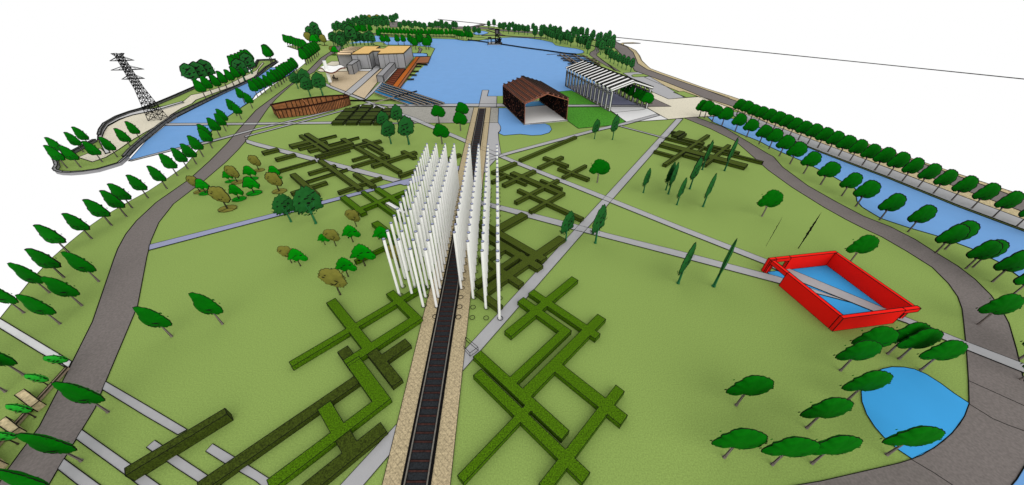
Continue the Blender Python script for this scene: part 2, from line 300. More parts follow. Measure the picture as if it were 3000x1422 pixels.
ground('path', 'grey path passing the near end of the free-standing hedge', 'B1 620,803 980,1058 1210,1222 1400,1360 1200,1360 1050,1222 950,1145 578,873', PATH, .08)
ground('path', 'grey path in the lower left, nearest the road bend', 'B1 487,1022 760,1222 900,1330 740,1330 595,1222 440,1100', PATH, .08)
ground('path', 'grey slab path crossing under the free-standing hedge', 'B1 1170,884 1560,1142 1720,1260 1600,1260 1500,1200 1330,1090 1108,937', PATH, .085)
ground('path', 'grey slab path crossing under the long dark hedge', 'B1 1607,911 1760,1003 1932,1108 B2 90,1165 200,1240 60,1240 0,1190 B1 1690,1052 1555,967', PATH, .085)
ground('plaza', 'grey flagged concrete plaza left of the railway', 'T2 985,805 1645,813 1830,815 1826,929 1200,933 1130,885 1040,845', CONC, .08)
ground('path', 'grey paved apron right of the railway', 'S 1420,361 1459,360.6 1466,371 1467,378 1464,386 1459.6,390 1461,410 1468,452 1424,500 1412,520 1412,440', PATH, .10)
ground('quay', 'grey quay at the end of the railway', 'T2 1680,815 1708,684 1757,684 1745,730 1818,730 1815,815', PATH, .15)
ground('boundary_line', 'long thin black boundary line across the empty plain', 'S 1283,57 3000,232 3000,233 1283,57.6', BLK, .0, line=False)
b = MB(); b.line(GP('S 1283,57 1700,99 2300,160 3000,232 3500,283'), k=.0008, rmax=.6); b.line(GP('FR 1900,412 1985,412 1993,408'))
tag(b.build('boundary_line'), 'long thin black boundary line on the far right plain', 'boundary line', kind='structure')
# museum terraces
ground('terrace', 'tan dotted museum plaza left of the grey walk', 'MU 70,558 440,550 820,547 390,912 300,880 110,805', PLAZA, .10)
ground('terrace', 'tan museum terrace right of the grey walk', 'MU 500,955 700,780 1000,510 1040,505 1090,560 960,740 720,1040', PLAZA, .11)
ground('terrace', 'cream dotted terrace left of the museum', 'MU 0,440 130,372 260,372 400,490 420,550 60,558 -60,560 -130,540', SANDY, .11)
ground('museum_walk', 'grey walk leading into the museum', 'MU 390,913 820,545 920,450 995,450 1000,500 700,780 497,957 440,985 350,945', PATH, .13)
ground('museum_walk', 'thin grey walk along the edge of the museum terrace', 'MU 715,1040 1000,745 1050,745 1030,775 890,930 750,1055', PATH, .13)
ground('museum_walk', 'white strip beside the long museum box', 'MU 1045,755 1285,500 1315,500 1075,762', WFLO, .14)
ground('museum_walk', 'white strip in front of the museum wall', 'MU 600,512 870,508 830,547 560,550', WFLO, .12)
# ------------------------------------------------------------------ railway
def strip(name, label, s0, s1, m, z, w=None):
    return ground(name, label, s0 + ' ' + s1, m, z)
yb, yt = 14.0, 149.0
def lx(y, y0, x0, y1, x1): return x0 + (x1 - x0) * (y - y0) / (y1 - y0)
L0 = G((1120.7, 1422)); L1 = G((1388.6, 316.4)); R0 = G((1319.9, 1422)); R1 = G((1438.3, 315.6))
def bl(y): return lx(y, L0.y, L0.x, L1.y, L1.x)
def br_(y): return lx(y, R0.y, R0.x, R1.y, R1.x)
b = MB(); b.flat([(bl(-13), -13), (br_(-13), -13), (br_(L1.y), L1.y), (bl(L1.y), L1.y)], BAL, .16)
for f in (bl, br_): b.line([(f(-13), -13, .16), (f(L1.y), L1.y, .16)])
tag(b.build('ballast'), 'buff paved bed under the railway', 'ballast', kind='structure')
rw = empty('railway_track', ((bl(30) + br_(30)) / 2, 30, .17), 'dark railway track running up the middle of the park', 'railway track')
t0 = g1('B2', 1098, 1221); t1 = g1('B2', 1322, 1221); u0 = g1('T2', 1668, 880); u1 = g1('T2', 1728, 880)
def tl(y): return lx(y, t0.y, t0.x, u0.y, u0.x)
def tr(y): return lx(y, t1.y, t1.x, u1.y, u1.x)
ye = 147.5
def part(b, name, parent):
    o = b.build(name, None); o.parent = parent; o.matrix_parent_inverse = parent.matrix_basis.inverted() if False else o.matrix_parent_inverse
    from mathutils import Matrix
    o.matrix_parent_inverse = (Matrix.Translation(parent.location) @ parent.rotation_euler.to_matrix().to_4x4()).inverted()
    return o
b = MB(); b.flat([(tl(-13), -13), (tr(-13), -13), (tr(ye), ye), (tl(ye), ye)], TRK, .19)
for f, s in ((tl, 1), (tr, -1)):
    b.flat([(f(-13), -13), (f(-13) + s * .28, -13), (f(ye) + s * .28, ye), (f(ye), ye)], SHD, .21)
    b.line([(f(6), 6, .21), (f(ye), ye, .21)])
part(b, 'track_bed', rw)
for s in (0, 1):
    b = MB()
    def rx(y): return tl(y) + .36 if s == 0 else tr(y) - .36
    b.bar((rx(-13), -13, .33), (rx(ye), ye, .33), .13, .2, RAIL)
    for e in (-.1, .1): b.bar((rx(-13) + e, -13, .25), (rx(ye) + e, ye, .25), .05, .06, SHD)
    part(b, 'rail', rw)
y = 8.0; k = 0
sl = []
while y < ye and k < 98:
    b = MB(); b.bar((tl(y) + .45, y, .235), (tr(y) - .45, y, .235), .17 if y < 60 else .4, .07, SLP)
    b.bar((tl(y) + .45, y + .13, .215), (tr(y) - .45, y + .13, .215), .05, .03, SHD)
    sl.append(part(b, 'sleeper', rw)); y += .94 if y < 60 else 2.2; k += 1

# ------------------------------------------------------------------ hedges: unions of 45-degree bars
HA = R(45.6); HC, HS = math.cos(HA), math.sin(HA)
def hedge(label, rects, h, m, k=.00085):
    rs = []
    for a, c in rects:
        a = G(P(a)[0], h); c = G(P(c)[0], h)
        ua, va = a.x * HC + a.y * HS, -a.x * HS + a.y * HC
        uc, vc = c.x * HC + c.y * HS, -c.x * HS + c.y * HC
        rs.append([min(ua, uc), max(ua, uc), min(va, vc), max(va, vc)])
    for ax in (0, 2):                                # snap almost equal cuts together
        vals = sorted([(r[ax + j], i, j) for i, r in enumerate(rs) for j in (0, 1)]); ref = None
        for v, i, j in vals:
            if ref is not None and v - ref < .16: rs[i][ax + j] = ref
            else: ref = v
    rs = [r for r in rs if r[1] - r[0] > .05 and r[3] - r[2] > .05]
    us = sorted({x for r in rs for x in r[:2]}); vs = sorted({x for r in rs for x in r[2:]})
    fill = {(i, j) for i in range(len(us) - 1) for j in range(len(vs) - 1)
            for r in rs if r[0] - 1e-6 <= us[i] and us[i + 1] <= r[1] + 1e-6 and r[2] - 1e-6 <= vs[j] and vs[j + 1] <= r[3] + 1e-6}
    W = lambda u, v, z: (u * HC - v * HS, u * HS + v * HC, z)
    # split into connected pieces
    comps = []; left = set(fill)
    while left:
        st = [left.pop()]; comp = set(st)
        while st:
            i, j = st.pop()
            for n in ((i + 1, j), (i - 1, j), (i, j + 1), (i, j - 1)):
                if n in left: left.remove(n); comp.add(n); st.append(n)
        comps.append(comp)
    out = []
    for comp in comps:
        b = MB()
        for i, j in comp:
            a, c, d, e = us[i], us[i + 1], vs[j], vs[j + 1]
            b.add([W(a, d, h), W(c, d, h), W(c, e, h), W(a, e, h)], [(0, 1, 2, 3)], m)
            for n, p, q in (((i, j - 1), (a, d), (c, d)), ((i + 1, j), (c, d), (c, e)), ((i, j + 1), (c, e), (a, e)), ((i - 1, j), (a, e), (a, d))):
                if n not in comp:
                    b.add([W(*p, 0), W(*q, 0), W(*q, h), W(*p, h)], [(0, 1, 2, 3)], m)
                    b.line([W(*p, h), W(*q, h)], k=k); b.line([W(*p, 0.02), W(*q, 0.02)], k=k)
        for i, u in enumerate(us):
            for j, v in enumerate(vs):               # upright arrises at the corners
                q = [(x, y) in comp for x, y in ((i - 1, j - 1), (i, j - 1), (i, j), (i - 1, j))]
                if sum(q) in (1, 3): b.line([W(u, v, 0), W(u, v, h)], k=k)
        o = b.build('hedge'); out.append(o); tag(o, None, 'hedge', 'clipped hedges of the maze garden')
    out.sort(key=lambda o: -len(o.data.vertices))
    labs = label if isinstance(label, list) else [label]
    for i, o in enumerate(out): o['label'] = labs[i] if i < len(labs) else '%s, %s largest piece' % (labs[0], ORD[i])
    return out
hedge('large bright green hedge maze right of the railway in the foreground', [
 ('v5 512,635', 'v5 1375,38'), ('v5 665,290', 'v5 1297,628'), ('v5 790,190', 'v5 1635,665'), ('v5 1297,628', 'v5 540,1205'), ('v5 1700,495', 'v6 900,110'),
 ('v6 1280,-128', 'v6 2155,400'), ('v5 140,930', 'v6 1470,578'), ('v5 145,1155', 'v6 1715,1070'), ('v6 1040,330', 'v6 160,1105'), ('v6 2118,120', 'v6 1115,1200')], .85, HB)
hedge('olive hedge maze between the white poles and the diagonal path', [
 ('v4 180,95', 'v4 1010,497'), ('v4 1230,285', 'v4 165,900'), ('v4 760,460', 'v4 150,790'), ('v4 200,215', 'v4 972,590'), ('v4 590,370', 'v4 205,510'),
 ('v4 205,515', 'v4 738,792'), ('v4 165,905', 'v4 492,1062'), ('v4 785,5', 'v4 380,150')], .85, HD)
hedge('olive hedge lattice right of the poles, below the long grey path', [
 ('v3 662,390', 'v3 355,490'), ('v3 440,500', 'v3 778,625'), ('v3 560,530', 'v3 350,600'), ('v3 887,482', 'v3 480,635'), ('v3 575,510', 'v3 1225,740'),
 ('v3 1158,592', 'v3 625,835'), ('v3 925,592', 'v3 1195,682'), ('v3 657,707', 'v3 1442,1032'), ('v3 1225,742', 'v3 795,945')], .85, HD)
hedge('small cross-shaped olive hedge above the long grey path', [('v3 1208,320', 'v3 895,435'), ('v3 960,327', 'v3 1268,412')], .85, HD)
hedge('cross-shaped olive hedge next to the lone round tree', [('v3 1480,420', 'v3 1182,548'), ('v3 1133,452', 'v3 1512,567')], .85, HD)
hedge('long straight olive hedge pointing at the round inlet', [('v3 1362,82', 'v3 677,347')], .85, HD)
hedge('olive hedge grid at the right beside the curving road', [
 ('v7 1333,245', 'v7 412,800'), ('v7 1745,440', 'v7 1190,800'), ('v7 1230,485', 'v7 1010,600'), ('v7 465,290', 'v7 2380,755'), ('v7 380,385', 'v7 1030,545'),
 ('v7 345,428', 'v7 2078,812'), ('v7 235,550', 'v7 650,640'), ('v7 815,622', 'v7 1228,685'), ('v7 775,315', 'v7 1230,390'), ('v7 1285,440', 'v7 1920,570')], .85, HD)
hedge('little olive hedge block at the top of the right hedge grid', [('v7 845,180', 'v7 585,235'), ('v7 880,215', 'v7 690,300'), ('v7 575,175', 'v7 800,210')], .85, HN)
hedge('large dark hedge lattice left of the centre, behind the grey path', [
 ('v2 562,92', 'v2 905,262'), ('v2 502,108', 'v2 832,288'), ('v2 640,188', 'v2 383,218'), ('v2 935,100', 'v2 690,165'), ('v2 835,180', 'v2 490,250'), ('v2 740,262', 'v2 603,272'),
 ('v2 1205,125', 'v2 845,215'), ('v2 990,152', 'v2 1142,195'), ('v2 1142,200', 'v2 850,250'), ('v2 1300,190', 'v2 685,345'), ('v2 1100,275', 'v2 735,368')], .85, HD)
hedge('dark hedge lattice between the forest trees and the white poles', [
 ('v2 1145,240', 'v2 1710,520'), ('v2 1243,160', 'v2 1490,255'), ('v2 1300,232', 'v2 1563,345'), ('v2 1470,170', 'v2 1150,240'), ('v2 1320,340', 'v2 1120,387'),
 ('v2 1565,340', 'v2 1115,462'), ('v2 1888,305', 'v2 1345,452'), ('v2 1695,297', 'v2 1885,355')], .85, HD)
hedge('straight dark hedge running behind the left block of poles', [('v2 2405,330', 'v2 1665,568')], .85, HD)
hedge('short dark hedge lying across the grey path, farthest left', [('v2 268,272', 'v2 63,297')], .85, HD)
hedge('short dark hedge lying across the grey path, second from the left', [('v2 465,332', 'v2 218,375')], .85, HD)
hedge('long single dark hedge ending on the grey path', [('v2 697,400', 'v2 210,525')], .85, HD)
hedge('dark hedge comb between the grey path and the lavender path', [
 ('v2 722,403', 'v2 1250,722'), ('v2 938,460', 'v2 605,540'), ('v2 1070,497', 'v2 575,645'), ('v2 1477,600', 'v2 953,762'), ('v2 1131,560', 'v2 1407,690'), ('v2 395,568', 'v2 745,790'), ('v2 832,655', 'v2 402,772')], .85, HD)
hedge('bright hedge cross straddling the lavender path beside the poles', [('v2 983,835', 'v2 1295,1003'), ('v2 1230,772', 'v2 1720,1075'), ('v2 1385,735', 'v2 1800,950'), ('v2 1830,750', 'v2 1065,1010')], .85, HB)
hedge('bright hedge stub at the left foot of the poles', [('v8 553,100', 'v8 900,280')], .85, HB)
hedge('bright hedge bar behind the largest bright green shrub', [('v8 900,290', 'v8 350,530')], .85, HB)
hedge('bright hedge rectangle left of the railway in front of the poles', [
 ('v1 1800,55', 'v1 993,498'), ('v1 1212,152', 'v1 1500,410'), ('v1 1563,100', 'v1 1775,238'), ('v1 1775,240', 'v1 1310,488')], .85, HB)
hedge('bright hedge hook left of the railway in the foreground', [('v1 1328,512', 'v1 1590,712'), ('v1 1590,712', 'v1 862,1190'), ('v1 1160,778', 'v1 1330,880')], .86, HB)
hedge('long dark hedge running to the bottom edge of the picture', [('v1 1405,620', 'v1 455,1205')], .78, HN)
hedge(['dark T-shaped hedge beside the railway', 'dark hedge stub left of the bright hook'], [('v1 1440,440', 'v1 1657,600'), ('v1 1708,398', 'v1 1520,465'), ('v1 1277,440', 'v1 1410,500')], .78, HN)
hedge('dark F-shaped hedge at the bottom edge near the diagonal path', [('v1 1265,962', 'v1 1420,1010'), ('v1 1567,905', 'v1 1050,1232')], .77, HN)
hedge('free-standing tall dark hedge crossing the grey paths at lower left', [('v1 630,802', 'v1 30,1120')], 1.5, HN)
# dark hedge squares
def hq(x, y, z): return g1('HG', x, y, z)
TB = [  # near-edge y, far-edge y of each row of tops (sheet)
 (915, 800), (755, 615), (605, 430), (405, 265), (232, 110)]
XN = [(165, 660), (790, 1270), (1390, 1890), (2010, 2480)]
sq = []
for r, (yn, yf) in enumerate(TB):
    for c, (xa, xb) in enumerate(XN):
        def sh(x, y): return x + (915 - y) * (.98 if c == 0 else .93 if c == 1 else .86 if c == 2 else .82)
        if (r, c) in ((4, 3),): continue
        xl, xr = sh(xa, yn), sh(xb, yn); xl2, xr2 = sh(xa, yf), sh(xb, yf)
        if r == 4 and c == 0: pts = [hq(1060, yn, 1.0), hq(xr - 10, yn, 1.0), hq(xr2 - 40, yf, 1.0)]
        elif r == 4 and c == 2: pts = [hq(2070, yn, 1.0), hq(2350, yn, 1.0), hq(2150, 170, 1.0)]
        else: pts = [hq(xl, yn, 1.0), hq(xr, yn, 1.0), hq(xr2, yf, 1.0), hq(xl2, yf, 1.0)]
        b = MB(); b.block(pts, 0.02, 1.0, HN)
        o = b.build('hedge_block'); sq.append(o)
        tag(o, 'dark hedge block in the block garden, %s row from the front, %s from the left' % (ORD[r], ORD[c]), 'hedge block', 'dark hedge squares beside the plaza')
ground('path', 'pale paving showing between the dark hedge squares', 'HG 160,970 2230,970 2500,330 2050,110 1850,70 1650,90 1500,130 960,270', WFLO, .15)

# ------------------------------------------------------------------ white poles
def cyl(b, r, z0, z1, m, n=14, top=None):
    vs = [(r * math.cos(2 * math.pi * i / n), r * math.sin(2 * math.pi * i / n), z) for z in (z0, z1) for i in range(n)]
    b.add(vs, [(i, (i + 1) % n, n + (i + 1) % n, n + i) for i in range(n)], m)
    b.add(vs[n:], [tuple(range(n))], top or m)
def ring(b, r, z, t, m, n=18, cx=0, cy=0):
    pts = [(cx + r * math.cos(2 * math.pi * i / n), cy + r * math.sin(2 * math.pi * i / n), z) for i in range(n)]
    for i in range(n): b.tube(pts[i], pts[(i + 1) % n], t, m, 3, None, False)
b = MB(); cyl(b, .2, 0, 11.6, WHITE); shaft_me = b.build('pole_shaft', smooth=False)
for pl in shaft_me.data.polygons:
    if len(pl.vertices) == 4: pl.use_smooth = True
b = MB(); cyl(b, .21, 11.58, 11.66, CAP); ring(b, .235, 11.61, .05, BLK, 14); cap_me = b.build('pole_cap')
b = MB(); ring(b, .4, .1, .05, BLK); ring_me = b.build('base_ring')
START = [2, 2, 1, 1, 3, 2, 1, 0]
first = True
for c in range(8):
    x0 = -18.17 + 2.12 * c if c < 4 else -18.17 + 2.12 * c + 1.43
    for r in range(21):
        x = x0 - .078 * r; yy = 34.55 - .095 * c + 2.075 * r
        if r < START[c]:
            if c >= 3 and not (c == 7 and r < 3):
                o = ring_me.copy(); SC.collection.objects.link(o); o.location = (x + .1, yy, .12); o.name = 'empty_base_ring'
                tag(o, 'thin black ring on the ground before the %s pole column, %s from the front' % (ORD[c], ORD[r]), 'base ring', 'empty base rings')
            continue
        root = bpy.data.objects.new('white_pole', None); SC.collection.objects.link(root); root.location = (x, yy, 0)
        tag(root, 'tall white pole, %s from the front in the %s column from the left' % (nth(r - START[c]), ORD[c]), 'pole', 'white poles beside the railway')
        for src in (shaft_me, cap_me, ring_me):
            o = src.copy(); SC.collection.objects.link(o); o.parent = root
            if src is ring_me: o.location = (.12, .05, .1)
for o in (shaft_me, cap_me, ring_me): bpy.data.objects.remove(o)

# ------------------------------------------------------------------ trees
OUT = {'k1': [(-2.58,3.35),(-2.45,3.95),(-2.15,4.45),(-2.1,5.1),(-1.6,5.4),(-1.5,6.05),(-.9,6.42),(0,6.4),(1.15,6.0),(2.3,5.0),(2.65,4.1),(2.8,3.5),(2.3,2.75),(1.6,2.3),(.7,2.3),(-.5,2.75),(-1.1,2.5),(-1.9,2.7)],
 'k7': [(-1.25,6.38),(-.4,6.34),(.3,5.95),(.95,5.2),(1.35,4.3),(1.62,3.4),(1.5,2.7),(.6,2.15),(-.13,2.3),(-1.15,2.15),(-1.85,2.8),(-1.85,4.0),(-1.5,5.2)],
 'k2': [(-2.3,5.8),(-1.45,7.3),(-.13,8.1),(.8,7.9),(2.06,6.9),(2.6,5.3),(2.5,3.8),(2.3,2.9),(.87,2.7),(-1.4,3.1),(-2.5,4.1)],
 'k4': [(-1.85,1.62),(-1.45,2.3),(-1.18,2.98),(-.43,4.02),(.4,4.28),(1.3,3.7),(1.7,2.7),(2.1,2.2),(1.5,1.2),(.6,1.7),(-.3,1.2),(-1,1.7)],
 'k5': [(-1.94,3.69),(-1.1,4.95),(.08,5.09),(1.12,4.81),(1.5,3.4),(1.5,2.1),(.5,1.5),(-1.0,2.0),(-1.6,2.83)],
 'k6': [(-1.6,2.2),(-.8,2.75),(.6,2.75),(1.5,2.3),(1.3,1.7),(.3,1.4),(-.6,1.35),(-1.5,1.6)]}
def crown_outline(n, kind, seed, jag):
    rnd = random.Random(seed); P0 = [Vector(p) for p in OUT[kind]]; m = len(P0)
    seg = [(P0[(i + 1) % m] - P0[i]).length for i in range(m)]; L = sum(seg); out = []
    c = sum(P0, Vector((0, 0))) / m
    for q in range(n):
        d = L * q / n; i = 0
        while d > seg[i]: d -= seg[i]; i += 1
        f = d / seg[i]; p0, p1, p2, p3 = P0[i - 1], P0[i], P0[(i + 1) % m], P0[(i + 2) % m]
        p = .5 * (2 * p1 + (p2 - p0) * f + (2 * p0 - 5 * p1 + 4 * p2 - p3) * f * f + (3 * p1 - p0 - 3 * p2 + p3) * f ** 3)
        p = c + (p - c) * (1 + rnd.uniform(-jag, jag)); out.append((p.x, p.y))
    return out, (c.x, c.y)
def make_tree(kind, lod):
    rt = {0: .05, 1: .11, 2: .18}[lod]; n = {0: 64, 1: 40, 2: 24}[lod]; sd_ = {'k1': 3, 'k2': 11, 'k4': 5, 'k5': 9, 'k6': 21, 'k7': 31}[kind]
    rnd = random.Random(sd_)
    S_ = {'k7': dict(rx=1.75, rz=2.1, cz=4.2, th=.4, m=TG1, bk=BK1, tr=.12, shape='round', jag=.05),
          'k1': dict(rx=2.75, rz=2.05, cz=4.3, th=.4, m=TG1, bk=BK1, tr=.13, shape='round', jag=.05),
          'k2': dict(rx=2.6, rz=2.7, cz=5.1, th=.26, m=TG2, bk=BK2, tr=.2, shape='oval', jag=.09),
          'k4': dict(rx=1.8, rz=1.4, cz=2.75, th=.38, m=TG4, bk=BK4, tr=.08, shape='shrub', jag=.07),
          'k5': dict(rx=1.8, rz=1.7, cz=3.15, th=.38, m=TG5, bk=BK4, tr=.09, shape='oval', jag=.07),
          'k6': dict(rx=1.5, rz=.85, cz=2.9, th=.35, m=TG6, bk=BK4, tr=.07, shape='oval', jag=.08)}[kind]
    rx, rz, cz, th, m = S_['rx'], S_['rz'], S_['cz'], S_['th'], S_['m']
    ol, (ccx, ccz) = crown_outline(n, kind, sd_, S_['jag']); ol = [(x - ccx, z - ccz) for x, z in ol]; cz = ccz
    b = MB()
    rings = [1, .9, .72, .45, .18]
    for side in (1, -1):
        vs = []
        for q in rings:
            for i, (x, z) in enumerate(ol):
                yv = side * th * math.sqrt(max(0, 1 - q * q)) 
                nn = noise.noise(Vector((x * q * .9, side * 5.0, z * q * .9 + sd_))) * .3 * (1 if q < 1 else 0)
                vs.append((ccx + x * q, yv * (1 + nn), cz + z * q))
        vs.append((ccx, side * th, cz)); fs = []
        for a in range(len(rings) - 1):
            for i in range(n):
                j = (i + 1) % n; f = (a * n + i, a * n + j, (a + 1) * n + j, (a + 1) * n + i)
                fs.append(f if side == -1 else f[::-1])
        a = len(rings) - 1
        for i in range(n):
            f = (a * n + i, a * n + (i + 1) % n, len(vs) - 1); fs.append(f if side == -1 else f[::-1])
        b.add(vs, fs, m)
    for i in range(n): b.tube((ccx + ol[i][0], 0, cz + ol[i][1]), (ccx + ol[(i + 1) % n][0], 0, cz + ol[(i + 1) % n][1]), rt, BLK, 3, None, False)
    # loose leaf clumps around the rim, small leaf tufts on the surface
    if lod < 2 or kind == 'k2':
        for _ in range({'k1': 7, 'k7': 8, 'k2': 44, 'k4': 8, 'k5': 10, 'k6': 12}[kind] // (1 + lod)):
            t = rnd.uniform(3.3, 6.1) if kind == 'k2' else rnd.uniform(0, 6.28); q = rnd.uniform(1.0, 1.15 if kind == 'k2' else 1.04)
            x, z = rx * math.cos(t) * q, rz * math.sin(t) * q * (1 if kind == 'k2' else .85); s_ = rnd.uniform(.09, .2)
            yv = rnd.uniform(-.3, .3)
            for u in range(2):
                a_ = rnd.uniform(0, 3.1)
                b.add([(x + s_ * math.cos(a_ + v), yv + s_ * .6 * math.sin(v * 2), cz + z + s_ * math.sin(a_ + v)) for v in (0, 1.57, 3.14, 4.71)], [(0, 1, 2, 3)], m if rnd.random() < .5 else BLK)
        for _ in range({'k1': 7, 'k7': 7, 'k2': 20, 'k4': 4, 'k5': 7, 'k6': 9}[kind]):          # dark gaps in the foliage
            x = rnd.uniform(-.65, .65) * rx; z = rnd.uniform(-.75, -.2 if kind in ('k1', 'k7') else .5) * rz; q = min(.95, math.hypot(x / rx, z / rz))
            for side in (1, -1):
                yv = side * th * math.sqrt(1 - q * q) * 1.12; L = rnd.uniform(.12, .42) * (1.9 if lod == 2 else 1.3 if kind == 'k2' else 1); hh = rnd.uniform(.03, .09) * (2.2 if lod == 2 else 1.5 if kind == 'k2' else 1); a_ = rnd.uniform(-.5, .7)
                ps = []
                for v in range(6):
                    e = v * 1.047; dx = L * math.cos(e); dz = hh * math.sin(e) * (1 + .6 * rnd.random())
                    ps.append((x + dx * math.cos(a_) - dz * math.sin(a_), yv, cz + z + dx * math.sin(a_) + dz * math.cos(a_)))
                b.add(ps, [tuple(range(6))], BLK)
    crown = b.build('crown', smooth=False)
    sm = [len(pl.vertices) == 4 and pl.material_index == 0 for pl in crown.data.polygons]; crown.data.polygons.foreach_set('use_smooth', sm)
    b = MB(); tz = cz - rz * (.45 if kind != 'k2' else .62); r0 = S_['tr']; bk = S_['bk']; nn = 7 if lod == 0 else 5
    b.tube((0, 0, 0), (.05, 0, .35), r0 * 1.5, bk, nn, r0 * 1.05); b.tube((.05, 0, .35), (-.03, 0, tz * .6), r0 * 1.05, bk, nn, r0 * .8)
    b.tube((-.03, 0, tz * .6), (.03, 0, tz), r0 * .8, bk, nn, r0 * .55)
    for i in range(5 if lod == 0 else 3):
        a_ = -1 + 2 * i / (4 if lod == 0 else 2)
        st = Vector((0, 0, tz * (.62 + .08 * (i % 3)))); en = Vector((a_ * rx * .42, rnd.uniform(-.3, .3), cz - rz * rnd.uniform(.15, .4)))
        md = st.lerp(en, .5) + Vector((0, 0, -.12)); b.tube(st, md, r0 * .5, bk, 5, r0 * .36); b.tube(md, en, r0 * .36, bk, 5, r0 * .18)
    e = rt * .8
    for sx in (-1, 1): b.tube((sx * (r0 * 1.45), -.02, .02), (sx * (r0 * .75), -.02, tz), e * .7, BLK, 3, None, False)
    trunk = b.build('trunk')
    return crown, trunk
TREES = {}
def disc_mesh(kind):  # flat leaf-coloured polygon drawn as the small tree's shadow on the ground
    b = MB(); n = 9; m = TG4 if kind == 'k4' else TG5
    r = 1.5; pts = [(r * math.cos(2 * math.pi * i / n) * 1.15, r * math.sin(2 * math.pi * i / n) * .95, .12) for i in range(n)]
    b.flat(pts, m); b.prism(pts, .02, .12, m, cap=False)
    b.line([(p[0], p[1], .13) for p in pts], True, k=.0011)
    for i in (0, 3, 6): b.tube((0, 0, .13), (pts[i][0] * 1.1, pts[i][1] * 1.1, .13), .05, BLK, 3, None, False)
    return b.build('shadow_disc')
def place_tree(kind, loc, label, group, s=1.0, rz=None, bed=False, name=None, lean=0):  # bed: draw the painted shadow disc under the tree
    d = (Vector(loc) - Vector((0, 0, CH))).length; lod = 0 if d < 95 else 1 if d < 230 else 2
    key = (kind, lod)
    if key not in TREES: TREES[key] = make_tree(*key)
    root = bpy.data.objects.new(name or {'k1': 'round_tree', 'k7': 'egg_crowned_tree', 'k2': 'forest_tree', 'k4': 'small_tree', 'k5': 'olive_tree', 'k6': 'young_tree'}[kind], None)
    SC.collection.objects.link(root); root.location = loc
    base = {'k1': 0.0, 'k7': 0.0, 'k2': R(49), 'k4': 0, 'k5': 0, 'k6': R(-4)}[kind] if rz is None else rz
    root.rotation_euler = (0, 0, base + random.uniform(-.06, .06)); root.scale = (s * random.uniform(.96, 1.04), s, s * random.uniform(.97, 1.03))
    tag(root, label, 'tree', group)
    for src in TREES[key]:
        o = src.copy(); SC.collection.objects.link(o); o.parent = root
    if bed:  # bed: put the painted shadow disc under the trunk
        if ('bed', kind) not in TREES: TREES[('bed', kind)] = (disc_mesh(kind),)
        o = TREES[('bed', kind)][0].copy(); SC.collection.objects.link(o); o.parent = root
    return root
def row(kind, s, fmt, group, sc=1.0, rev=False, **kw):
    pts = P(s)
    if rev: pts = pts[::-1]
    for i, p in enumerate(pts):
        place_tree(kind, G(p), fmt % nth(i), group, sc * random.uniform(.97, 1.03), **kw)
# right: outer row along the sidewalk, inner row along the bank
row('k1', 'T3 1692,872 1742,893 1795,915 1850,937 1907,960 T4 35,470 98,493 160,515 225,545 297,573 372,603 450,633 530,665 617,700 708,735 803,773 905,812 1010,855 1130,900 1245,947 1383,1000 1535,1060 1697,1125 1870,1198 S 3062,702 3160,745',
    'dark green round tree on the grey sidewalk, %s from the far plaza end', 'trees along the right sidewalk', 1.0)
row('k1', 'T3 1412,885 1450,893 1508,923 1580,955 1680,998 1767,1038 1862,1090 T4 5,610 83,665 163,725 267,797 395,880 555,965 660,1045 840,1147 M4 1055,530 1335,662 1260,693 1545,797 1490,808 1690,907 1835,1012 B4 1580,10 1900,265 1900,425',
    'dark green round tree on the inner canal bank, %s from the cream plaza', 'trees between the right canal and the curving road', 1.0)
for v, x, y, lab in (('M4', 612, 765, 'dark green tree peeping out behind the red frame'), ('M3', 1885, 413, 'lone dark green round tree on the right lawn above the two dark saplings'),
    ('M3', 642, 158, 'lone dark green round tree beside the cross-shaped hedge'), ('B4', 545, 355, 'dark green tree in front of the red frame, lowest left of the clump'),
    ('B4', 660, 262, 'dark green tree in front of the red frame, half hidden by its neighbour'), ('B4', 900, 230, 'dark green tree touching the near right corner of the red frame'),
    ('B4', 985, 268, 'dark green tree between the red frame and the tear-shaped pond'), ('B4', 1150, 352, 'dark green tree beside the road and the grey path above the pond'),
    ('B4', 590, 585, 'dark green tree leaning over the left edge of the tear-shaped pond'), ('B4', 290, 788, 'dark green tree left of the pond, standing alone below the leaning one'),
    ('B3', 1690, 617, 'dark green tree alone on the lawn at the upper left of the pond trees'), ('B3', 1600, 1010, 'dark green tree at the lower left of the pond trees'),
    ('B4', 30, 1065, 'left one of two touching dark green trees at the bottom right'), ('B4', 330, 1055, 'right one of two touching dark green trees at the bottom right'),
    ('B4', 895, 990, 'dark green tree on the lower shore of the tear-shaped pond'),
    ('T2', 1382, 930, 'round tree on the flagged plaza, left one'), ('T2', 1560, 905, 'round tree on the flagged plaza, rear right one'), ('T2', 1545, 990, 'round tree on the flagged plaza, front right one'),
    ('T2', 1405, 1090, 'round tree on the long grey path just behind the poles')):
    place_tree('k1', g1(v, x, y), lab, 'dark green round trees standing on the lawns')
row('k1', 'T3 1005,822 985,808 940,788 900,770 880,752 850,738', 'dark green round tree seen through the white frame, %s from the front', 'trees behind the white frame', 1.0)
